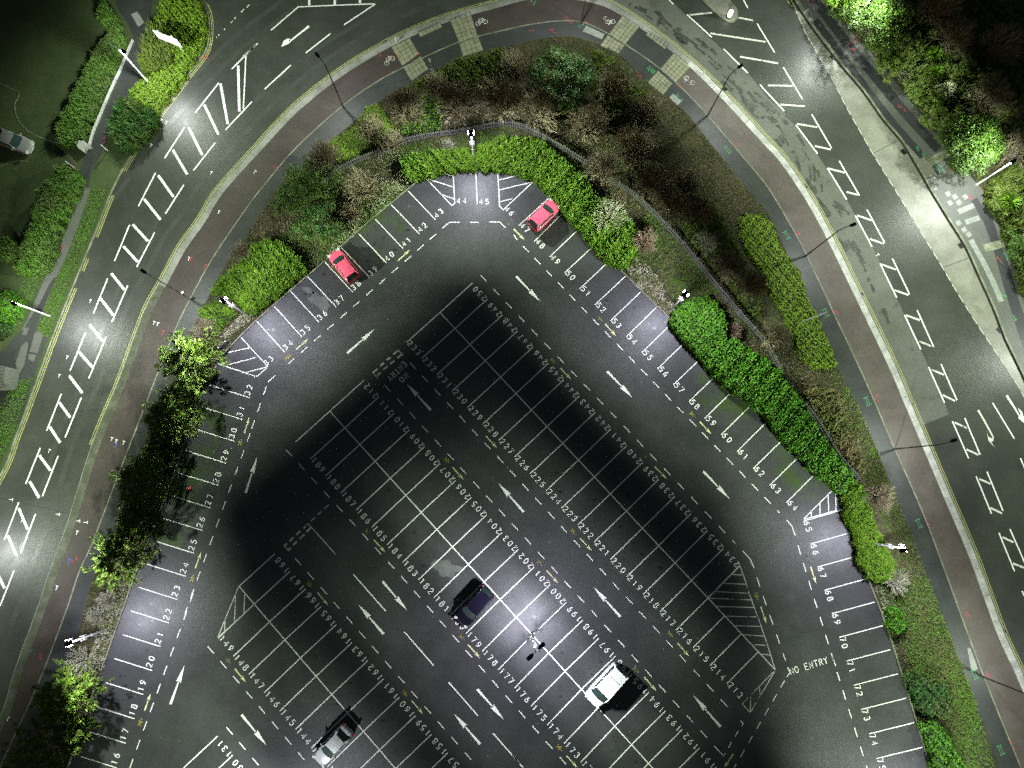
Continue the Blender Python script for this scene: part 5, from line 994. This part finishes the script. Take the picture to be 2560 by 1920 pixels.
hedge('shrub_bed', 'bright green shaggy shrub bed around the floodlight behind bays 34 to 36', 'shrub', T(0,1,[(2130,540),(2010,660),(1900,760),(1830,860),(1900,860),(2040,930),(2130,1040),(2212,1030)], .9) + T(1,1,[(60,970),(280,800),(420,690),(380,560),(200,440),(60,430)], .9) + T(0,1,[(2200,440)], .9), .9, 'hedge_yellow', size=.22, dens=110, amp=.3, ws=1.3, blade=True, seed=17)
hedge('shrub_bed', 'green tufted shrub bed beside the paler left street lamp', 'shrub', T(0,1,[(1740,1010),(1850,960),(1980,1000),(2050,1050),(1950,1110),(1870,1180),(1760,1090)], .5), .5, 'hedge_yellow', size=.2, dens=90, amp=.2, ws=2, blade=True, seed=18)
hedge('ivy_bed', 'light green ivy bed behind the picket fence near the left street lamp', 'ground cover', T(1,0,[(960,910),(1030,880),(1110,960),(1150,1080),(1200,1180),(1020,1250),(860,1350),(740,1400),(660,1320),(640,1230),(800,1110),(860,1060),(900,1000)], .5), .5, 'ivy', 'core_green', size=.15, dens=150, amp=.2, ws=1.8, seed=19, jit=.4, gaps=.4)
hedge('ivy_bed', 'speckled light green ivy between the two bare trees left of centre', 'ground cover', T(1,0,[(1420,830),(1520,790),(1590,900),(1600,1080),(1480,1130),(1260,1150),(1220,1090),(1400,1030)], .5), .5, 'hedge_yellow', size=.17, dens=90, amp=.25, ws=2.2, seed=20, gaps=.5)

hedge('undergrowth', 'dark tangled undergrowth between the conifers and bays 24 to 32', 'shrub', T(0,1,[(1760,1560),(1880,1540)], .7) + T(0,2,[(1650,100),(1530,420),(1410,760),(1290,1050),(1190,1300),(1040,1500),(930,1480),(1050,1180),(1150,860),(1300,420),(1440,60)], .5), .55, 'olive', size=.26, dens=80, amp=.35, ws=1.5, blade=True, seed=31)
hedge('undergrowth', 'dim olive brush along the footpath behind the first crossing', 'shrub', T(1,0,[(1370,720),(1540,660),(1720,540),(1900,500),(2150,440),(2190,620),(2000,700),(1800,760),(1640,700),(1480,790)], .7), .9, 'olive', size=.26, dens=80, amp=.45, ws=1.4, blade=True, seed=32)
hedge('undergrowth', 'dim olive brush right of the dark round evergreen tree', 'shrub', T(2,0,[(700,440),(860,520),(1020,700),(1180,860),(1260,1040),(1150,1100),(980,960),(820,900),(720,760),(760,600)], .7), .8, 'olive', size=.26, dens=80, amp=.45, ws=1.4, blade=True, seed=33)
hedge('undergrowth', 'brown and olive brush outside the picket fence beside the ivy mound', 'shrub', T(2,1,[(1450,20),(1700,60),(1850,280),(1960,520),(2100,860),(2140,1080),(2020,1010),(1860,780),(1660,560),(1480,330)], .5), .6, 'olive', size=.24, dens=60, amp=.5, ws=1.6, blade=True, seed=34)
hedge('undergrowth', 'brownish brush between the long clipped hedge and the lower footpath', 'shrub', T(3,2,[(320,60),(560,60),(660,300),(760,560),(840,760),(780,800),(700,720),(560,500),(440,300)], .4), .45, 'grass', size=.3, dens=60, amp=.3, ws=1.6, blade=True, seed=35)
hedge('undergrowth', 'dark mass of undergrowth filling the wood at the top right', 'shrub', T(3,0,[(900,300),(1250,60),(1500,-60),(2230,-60),(2230,760),(2050,1000),(1800,1050),(1560,1050),(1350,900),(1150,620)], 1.0), 1.0, 'olive', size=.3, dens=55, amp=.6, ws=.9, blade=True, seed=36)
hedge('undergrowth', 'green undergrowth below the last white lamp column on the right', 'shrub', T(3,0,[(1900,1600),(2050,1480),(2240,1380)], .7) + T(3,1,[(2240,900),(2160,640),(2080,420),(2010,260),(1920,120)], .7), .8, 'olive', size=.28, dens=80, amp=.4, ws=1.2, blade=True, seed=37)

# grass of the banks and verges
def rough(name, polys, dens, h, mat, z=.1, w=.035, keepout=()):
    P_ = []
    for pl, k in polys:
        q = scatter(pl, dens * k)
        for ko in keepout: q = q[~inside(q, ko)]
        P_.append(q)
    P_ = np.concatenate(P_); P3 = np.c_[P_, np.full(len(P_), z - .01)]; v, f = blades(P3, h, 1.3, w); o = np_mesh(name, v, f, M[mat]); o['kind'] = 'stuff'; return o
lot_poly = lot_left + lot_right + [(70, -75), (-60, -75)]
bank_poly = path_out + [(60, -60), (-60, -60)]
vis = T(0,0,[(-60,-60)])[0]
def clip_view(P_, m=4): return P_
rough('rough_grass', [(sub(path_out, 8, length(path_out) - 8) + lot_right[::-1] + lot_left[::-1], 1)], 70, .22, 'grass')
gpol = [T(1,1,[(0,1080),(-80,900),(60,500),(420,200),(700,60),(1000,-60),(1250,-80),(1290,0),(1160,110),(1000,240),(750,450),(600,590),(300,850)]), T(2,1,[(1060,300),(1200,160),(1400,330),(1560,520),(1700,700),(1850,900),(1640,880),(1420,1000),(1300,760),(1180,620),(1050,640)]), T(1,0,[(1200,1290),(1700,1180),(2212,1090),(2212,1200),(1700,1300),(1250,1400)]), T(3,3,[(900,0),(1370,0),(1500,350),(1760,1000),(1950,1659),(1700,1659),(1400,1100),(1100,500)]),
        T(3,2,[(700,0),(880,440),(1060,880),(1240,1300),(1360,1659),(1100,1659),(950,1150),(760,780),(620,500),(560,100)])]
rough('green_grass', [(gpol[0], 1), (gpol[1], 1.1), (gpol[2], 1), (gpol[3], 1.2), (gpol[4], .5)], 110, .2, 'grass_green')
spol = [T(1,1,[(640,560),(900,330),(1100,150),(1300,-40),(1240,-60),(1050,40),(880,200),(700,420),(600,540)]), T(1,0,[(1080,1320),(1240,1290),(1260,1420),(1420,1560),(1250,1659),(950,1659),(1030,1500)]), T(2,1,[(960,640),(1060,560),(1150,620),(1260,740),(1330,900),(1420,990),(1390,1100),(1240,980),(1100,840)]), T(0,1,[(1900,1350),(2020,1230),(2212,1080),(2212,1020),(2080,1080),(1960,1180),(1870,1300)]),
        T(0,3,[(1150,40),(1090,250),(1000,470),(930,680),(850,930),(770,900),(780,700),(850,480),(900,260),(1030,60)]), T(3,3,[(900,40),(1020,60),(1100,300),(1040,420),(980,300)]), T(1,0,[(1560,1200),(1700,1190),(1710,1290),(1640,1320)])]
rough('straw_grass', [(spol[0], .8), (spol[1], .5), (spol[2], 1.2), (spol[3], 1.2), (spol[4], 1.1), (spol[5], .8), (spol[6], .9)], 80, .26, 'grass_straw', w=.03)
rough('verge_grass', [(T(0,1,[(800,-20),(940,-20),(830,260),(720,520),(620,780),(540,960),(440,1230),(420,1270),(330,1200),(400,980),(500,740),(580,600),(700,270)]), 1), (T(0,2,[(130,0),(280,0),(120,440),(0,720),(-60,800),(-60,300)]), 1), (T(0,1,[(60,1659),(300,1600),(220,1720),(120,1800)]), 1), (T(0,1,[(480,300),(640,0),(690,0),(590,290),(490,510),(400,700),(300,900),(200,1130),(50,1260),(60,1100),(160,900),(240,700),(350,690),(440,500)]), .7)], 260, .13, 'grass_verge', w=.03)
rough('lawn_grass', [(T(0,0,[(-80,-80),(960,-80),(900,250),(620,800),(420,1190),(280,1160),(150,1000),(140,880),(175,815),(0,720),(-80,690)]), 1), (T(0,1,[(-60,-60),(310,-60),(230,300),(150,460),(0,380),(-60,370)]), .7), (T(0,0,[(-60,1480),(240,1400),(470,1430),(400,1659),(-60,1659)]), .7)], 60, .08, 'grass_lawn', z=0, w=.03)
rough('wood_grass', [(T(3,0,[(540,0),(640,200),(900,470),(1260,870),(1560,1300),(1700,1450),(1850,1659),(2212,1659),(2212,-60),(520,-60)]), 1), (T(3,1,[(1850,0),(2010,300),(2150,690),(2212,820),(2300,1500),(2500,900),(2400,0)]), 1.4)], 40, .3, 'grass', w=.04)

# ------------------------------------------------------------------ trees
def twig_mesh(seed, R, Ht, nst, side, r0):
    """bare shrubby crown: hundreds of shoots that fan out from the base to a domed outline, with side twigs"""
    rs = np.random.default_rng(seed); tr = MB(); seg = []
    lim = [np.array([math.cos(a) * R * .28, math.sin(a) * R * .28, Ht * .38]) * rs.uniform(.8, 1.1) for a in [2 * math.pi * i / 9 for i in range(9)]]
    for e in lim: tr.tube((0, 0, -.1), e * .5 + np.array([0, 0, .05 * Ht]), r0, r0 * .7, 6, cap=False); tr.tube(e * .5 + np.array([0, 0, .05 * Ht]), e, r0 * .7, r0 * .4, 5, cap=False)
    for i in range(nst):
        a = rs.uniform(0, 2 * math.pi); q = math.sqrt(rs.uniform(.0, 1)); env = 1 + .10 * math.sin(3 * a + seed) + .08 * math.sin(7 * a)
        T_ = np.array([math.cos(a) * R * q * env, math.sin(a) * R * q * env, Ht * (.30 + .70 * math.sqrt(max(0, 1 - q * q * .92)))]) * rs.uniform(.82, 1.06)
        s0 = lim[int((a / (2 * math.pi) * 9) % 9)] * rs.uniform(.25, 1.0); m1 = s0 + (T_ - s0) * .5 + np.array([0, 0, .07 * Ht]) + rs.normal(0, .03 * R, 3)
        seg += [(s0, m1, .026 * r0 / .05), (m1, T_, .017 * r0 / .05)]
        for k in range(side):
            t = rs.uniform(.15, .95); p = m1 + (T_ - m1) * t; d = (T_ - s0) / np.linalg.norm(T_ - s0) + rs.normal(0, .38, 3); seg.append((p, p + d * R * rs.uniform(.08, .2), .011 * r0 / .05))
    A = np.array([x[0] for x in seg]); B_ = np.array([x[1] for x in seg]); r = np.array([x[2] for x in seg])[:, None]
    D = B_ - A; D /= np.linalg.norm(D, axis=1)[:, None] + 1e-9; X = np.cross(D, [0.3, .2, .9]); X /= np.linalg.norm(X, axis=1)[:, None] + 1e-9; Y = np.cross(D, X); h = r * .45
    v = np.stack([A + X * r, A - X * r * .5 + Y * r * .87, A - X * r * .5 - Y * r * .87, B_ + X * h, B_ - X * h * .5 + Y * h * .87, B_ - X * h * .5 - Y * h * .87], 1).reshape(-1, 3); k = np.arange(len(A))[:, None] * 6
    f = np.concatenate([k + [0, 1, 4, 3], k + [1, 2, 5, 4], k + [2, 0, 3, 5]]); return tr, v, f
protos = {}
def bare(key, mat):
    seed, R, Ht, nst, side, r0 = {'a': (1, 2.4, 4.6, 330, 5, .075), 'b': (2, 2.3, 4.1, 310, 5, .075), 'c': (3, 1.6, 2.0, 170, 5, .05), 'd': (4, 1.5, 1.6, 420, 6, .04)}[key]
    tr, v, f = twig_mesh(seed, R, Ht, nst, side, r0); root = thing('bare_tree', 'x', 'tree'); tr.build('trunk', M[mat], root); np_mesh('twigs', v, f, M[mat], root); return root
def bare_tree(key, mat, c, r, u, v, rad, label, zc=2.0, name='bare_tree'):
    k = (key, mat)
    if k not in protos: protos[k] = [bare(key, mat), False]
    pr = protos[k]; o = pr[0] if not pr[1] else copy_tree(pr[0]); pr[1] = True
    Rn = {'a': 2.4, 'b': 2.3, 'c': 1.6, 'd': 1.5}[key]; s = rad / 3.456 / 23.5 / Rn
    x, y = T1(c, r, u, v, zc * s); o.location = (x, y, .08); o.scale = (s, s, s * random.uniform(.95, 1.08)); o.rotation_euler = (0, 0, random.uniform(0, 6.28)); o['label'] = label; o['category'] = 'tree'; o['group'] = 'bare leafless trees and shrubs'; return o
for a in [
 ('a','twig',1,0,1310,960,200,'brown leafless tree behind the first crossing, leftmost of the row above the picket fence'),
 ('b','twig',1,0,1735,915,220,'brown leafless tree second from the left in the row above the picket fence'),
 ('a','twig',1,0,2130,900,240,'large fan shaped leafless tree straight above the floodlight of bays 44 and 45'),
 ('b','twig',2,0,240,960,220,'leafless tree directly below the dark round evergreen'),
 ('a','twig',2,0,660,1090,205,'leafless tree just right of the dark round evergreen, above the bright hedge'),
 ('b','twig',2,0,1040,1270,215,'large dim leafless tree right of the picket fence where a lamp shadow ends'),
 ('a','twig',2,0,770,1470,170,'greyish leafless tree between the bright hedge and the picket fence'),
 ('b','twig',1,0,1000,1130,150,'small leafless tree standing in the light green ivy bed'),
 ('a','twig',1,0,600,1370,160,'leafless tree left of the ivy bed beside the left footpath'),
 ('c','twig',1,0,880,1580,190,'light brown leafless bush above bays 41 and 42'),
 ('c','twig_pale',2,1,850,170,175,'pale spidery leafless bush growing in the bright hedge beside bay 49'),
 ('d','twig_red',2,1,1155,400,125,'dense pinkish brown twiggy bush at the inner end of the bright curved hedge'),
 ('b','twig',2,1,1390,120,190,'leafless tree outside the picket fence level with bay 48'),
 ('c','twig_pale',2,1,1700,410,115,'small pale star shaped bush between the picket fence and the ivy mound'),
 ('d','twig_red',2,1,1930,1195,85,'small round pinkish twiggy bush touching the clipped hedge'),
 ('a','twig',2,1,2050,820,160,'leafless tree beside the lower part of the ivy mound'),
 ('b','twig',2,0,1480,1590,170,'dim leafless tree in the middle of the dark planted bank'),
 ('c','twig_pale',3,3,1150,60,120,'pale drooping bush right under the floodlight by bay 67'),
 ('c','twig_pale',0,3,650,770,150,'pale spreading leafless bush above the bright conifer at the lower left'),
 ('c','twig_pale',0,3,900,215,95,'pale low branches on the dry grass beside bay 22'),
 ('c','twig_pale',0,3,800,345,90,'small pale bush above the floodlight behind bay 21'),
 ('d','twig',0,1,1740,1200,130,'brown twiggy bush between the footpath and the corner notice board'),
 ('b','twig',3,0,1900,850,210,'large dim leafless tree above the bright shrub at the right'),
 ('a','twig',3,0,2110,1320,180,'leafless tree beside the last tall white lamp column on the right'),
 ('b','twig',3,0,1450,90,200,'dim leafless tree to the right of the bright leafy tree at the top right'),
 ('d','twig_pale',3,0,1215,640,80,'pale tangled bush at the edge of the wood above the footway'),
 ('c','twig_pale',1,0,1650,1250,80,'pale dry bush left of the floodlight in the curved hedge'),
 ('b','twig',3,2,960,980,130,'leafless bush between the narrow hedge and the footpath'),
 ('b','twig',1,0,1560,760,150,'dark leafless tree behind the second crossing paving, above the speckled ivy'),
 ('a','twig',1,0,1180,1240,120,'small leafless bush touching the picket fence left of centre'),
 ('b','twig',2,0,30,620,180,'dim leafless tree squeezed left of the dark round evergreen'),
 ('a','twig',2,0,860,760,190,'dim leafless tree on the right side of the dark round evergreen'),
 ('b','twig',2,0,1130,980,170,'dim leafless tree below the second crossing, inside the bank'),
 ('a','twig',2,1,1180,-60,170,'leafless tree against the picket fence right of the curved hedge'),
 ('b','twig',2,1,1620,180,150,'leafless tree between the picket fence and the top of the ivy mound'),
 ('a','twig',2,1,1850,640,150,'leafless tree close to the left edge of the ivy mound'),
 ('b','twig',3,1,40,1250,140,'leafless tree between the lower ivy mound and the clipped hedge'),
 ('d','twig',1,1,800,150,110,'low brown bush on the pale grass above bay 43'),
 ('c','twig',0,1,2060,500,110,'thin leafless bush at the footpath edge above the bright shrub bed'),
 ('b','twig',3,0,1600,330,190,'dim leafless tree among the bushes below the top right corner'),
 ('a','twig',3,0,1980,420,210,'nearly black leafless tree in the top right wood'),
]: bare_tree(*a)
def leafy(name, label, cat, c, r, u, v, Ru, Ht, leaf, nclump, nleaf, size, zc=None, flat=.7, aspect=.55, seed=0, group=None, squash=1.0):
    """crown of many leaf clumps at uneven heights on a trunk with limbs"""
    rs = np.random.default_rng(seed); R = Ru / 3.456 / 23.5; zc = zc or Ht * .7; x, y = T1(c, r, u, v, zc)
    root = thing(name, label, cat, (x, y, .05), 0, group); tr = MB(); tr.tube((0, 0, 0), (0, 0, Ht * .55), .09 + .02 * R, .06, 8); cl = []
    for i in range(nclump):
        a = rs.uniform(0, 6.283); rr = R * math.sqrt(rs.uniform(.0, 1)) * .85; rr *= 1 + .18 * math.sin(3 * a + seed); zz = Ht * (.45 + .55 * math.sqrt(max(0, 1 - (rr / R / 1.1) ** 2))) * rs.uniform(.72, 1.0); cl.append((rr * math.cos(a) * squash, rr * math.sin(a), zz, R * rs.uniform(.16, .30)))
        if i % 3 == 0: tr.tube((0, 0, Ht * rs.uniform(.2, .5)), (cl[-1][0], cl[-1][1], cl[-1][2] - .2), .04, .015, 5, cap=False)
    tr.build('trunk', M['bark'], root); Pc, Nn = [], []
    for q in cl:
        n = rs.normal(0, 1, (nleaf, 3)); n[:, 2] = np.abs(n[:, 2]) * .9 - .2; n /= np.linalg.norm(n, axis=1)[:, None]; Pc.append(np.array(q[:3]) + n * q[3] * rs.uniform(.55, 1.1, (nleaf, 1)) * np.array([1, 1, flat])); Nn.append(n + [0, 0, .5])
    v_, f_ = leaves(np.concatenate(Pc), np.concatenate(Nn), size, aspect, .35); np_mesh('crown', v_, f_, M[leaf], root); return root
leafy('evergreen_tree', 'large dark round evergreen in the middle of the planted bank', 'tree', 2, 0, 420, 700, 320, 4.2, 'dark_leaf', 90, 120, .2, seed=1)
leafy('evergreen_shrub', 'dark green leafy shrub left of the light brown bush above bay 41', 'shrub', 1, 0, 470, 1560, 270, 2.2, 'bright_leaf', 60, 110, .17, seed=2)
leafy('evergreen_shrub', 'deep green shrub at the top of the bank above the parked car in bay 38', 'shrub', 1, 1, 330, 60, 190, 2.0, 'bright_leaf', 36, 100, .17, seed=3)
leafy('evergreen_shrub', 'dark shadowed shrub between bay 39 and the deep green shrub', 'shrub', 1, 1, 560, 260, 210, 2.2, 'dark_leaf', 40, 100, .18, seed=4)
leafy('broadleaf_tree', 'bright green leafy tree crossed by a white lamp column at the top right', 'tree', 3, 0, 900, 120, 330, 4.6, 'bright_leaf', 90, 190, .2, seed=5)
leafy('broadleaf_tree', 'smaller bright green tree at the top edge beside the footway', 'tree', 3, 0, 620, -20, 150, 4.0, 'hedge_yellow', 26, 120, .24, seed=6)
leafy('broadleaf_tree', 'bright pale green tree beside the right hand lamp column, dark on its left side', 'tree', 3, 0, 1760, 1260, 290, 4.2, 'bright_leaf', 85, 180, .2, seed=7)
leafy('roadside_shrub', 'mid green bush at the right edge beyond the footway', 'shrub', 3, 1, 2200, 480, 160, 2.4, 'bright_leaf', 30, 90, .2, seed=8)
leafy('roadside_shrub', 'olive bush right of the yellow green spiky plants at the right edge', 'shrub', 3, 1, 2060, 60, 170, 1.6, 'olive', 40, 90, .2, seed=9)
for i, (u, v, ru, lb) in enumerate([(1060,560,170,'olive bush at the front edge of the wood above the first spiky plant'),(1300,800,170,'olive bush in the wood beside the pink marks on the footway'),(1450,1000,150,'dark olive bush above the bright tree at the right'),(1640,520,190,'dim bush deep in the dark wood at the right'),(1180,380,170,'olive bush just below the large bright leafy tree'),(1850,300,220,'nearly black bush deep in the top right wood'),(2050,650,200,'nearly black bush at the right edge of the wood')]):
    leafy('roadside_shrub', lb, 'shrub', 3, 0, u, v, ru, 1.8, 'olive' if i < 5 else 'dark_leaf', 30, 90, .2, seed=20 + i, group='bushes in the wood beside the footway')
def spiky(c, r, u, v, Ru, label, z=1.6, mat='olive'):
    R = Ru / 3.456 / 23.5; x, y = T1(c, r, u, v, z); o = thing('cabbage_palm', label, 'palm', (x, y, .05), 0, 'spiky palms in the wood'); m = MB(); m.tube((0, 0, 0), (0, 0, z), .07, .05, 8); m.build('trunk', M['bark'], o); n = 130
    a = rng.uniform(0, 6.283, n); e = rng.uniform(.0, 1.3, n); D = np.stack([np.cos(a) * np.cos(e), np.sin(a) * np.cos(e), np.sin(e)], 1); T_ = np.stack([-np.sin(a), np.cos(a), np.zeros(n)], 1) * .035; B0 = np.tile([0, 0, z], (n, 1)); mid = B0 + D * R * .55; tip = B0 + D * R; tip[:, 2] -= .25 * R
    v_ = np.stack([B0 - T_ * .6, B0 + T_ * .6, mid + T_, tip, mid - T_], 1).reshape(-1, 3); np_mesh('fronds', v_, np.arange(5 * n).reshape(n, 5), M[mat], o)
for a in [(3,0,1545,770,95,'pale spiky palm with a starry crown lowest in the dark wood','grass_straw'),(3,0,1440,475,90,'yellow green spiky palm below the large bright tree','hedge_yellow'),(3,0,1455,620,85,'yellow green spiky palm between the two other spiky crowns','hedge_yellow'),(3,0,1390,310,95,'dim spiky palm just right of the large bright tree','olive'),(3,1,2090,90,110,'bright spiky palm beside the paved slabs at the right edge','hedge_yellow'),(3,0,1500,850,60,'small spiky palm beside the pale starry one','olive')]: spiky(*a[:6], mat=a[6])
def conifer(label, c, r, u, v, Ru, Ht, leaf='needle', seed=0, zc=None):
    rs = np.random.default_rng(seed); R = Ru / 3.456 / 25.5; zc = zc or Ht * .6; x, y = T1(c, r, u, v, zc); o = thing('conifer', label, 'tree', (x, y, .05), 0, 'conifers between the cycle path and the car park')
    tr = MB(); tr.tube((0, 0, 0), (0, 0, Ht), .14, .03, 10); Pc, Dc = [], []
    nb = 34
    for i in range(nb):
        t = i / nb; z = Ht * (.25 + .72 * t); a = i * 2.399 + rs.uniform(-.3, .3); L_ = R * (1.08 - .75 * t ** 1.5) * rs.uniform(.7, 1.15); d = np.array([math.cos(a), math.sin(a), .22]); e = np.array([0, 0, z]) + d * L_; tr.tube((0, 0, z), e, .04, .012, 5, cap=False)
        for k in range(11):
            s = rs.uniform(.3, 1.02); p = np.array([0, 0, z]) + d * L_ * s; sd = np.array([-d[1], d[0], 0]) * rs.uniform(-.28, .28) * L_ * (1.15 - s * .7); p = p + sd; dd = d + sd * .8 / (L_ * .3); 
            n = 17; q = p + rs.normal(0, .12, (n, 3)); Pc.append(q); Dc.append(np.tile(dd, (n, 1)) + rs.normal(0, .35, (n, 3)))
    tr.build('trunk', M['bark'], o); Pc = np.concatenate(Pc); D = np.concatenate(Dc); D /= np.linalg.norm(D, axis=1)[:, None]; n = len(Pc); X = np.cross(D, rng.normal(0, 1, (n, 3)) + [0, 0, 1.5]); X /= np.linalg.norm(X, axis=1)[:, None]; s = (.145 * rng.uniform(.7, 1.5, n))[:, None]
    v_ = np.stack([Pc - D * s, Pc + X * s * .27, Pc + D * s, Pc - X * s * .27], 1).reshape(-1, 3); np_mesh('foliage', v_, np.arange(4 * n).reshape(n, 4), M[leaf], o)
conifer('conifer beside the corner notice board, dark on its left side', 0, 1, 1640, 1450, 290, 6.0, seed=1)
conifer('conifer beside bays 30 and 31, second in the line from the top', 0, 2, 1470, 290, 270, 5.5, seed=2)
conifer('darkest conifer in the line, beside bays 27 and 28', 0, 2, 1230, 850, 270, 5.5, seed=3)
conifer('conifer beside bay 24 with its lower side brightly lit', 0, 2, 1030, 1500, 290, 5.5, seed=4)
conifer('brightest conifer in the line, beside bay 18', 0, 3, 560, 1020, 300, 5.5, 'needle_bright', seed=5)
conifer('dark conifer at the bottom edge beside bay 16', 0, 3, 330, 1560, 300, 6.0, seed=6)
conifer('conifer half hidden behind the brightly lit one beside bay 17', 0, 3, 620, 1330, 160, 4.0, seed=7)
conifer('small dark conifer beside bay 26', 0, 2, 1180, 1180, 170, 4.0, seed=8)
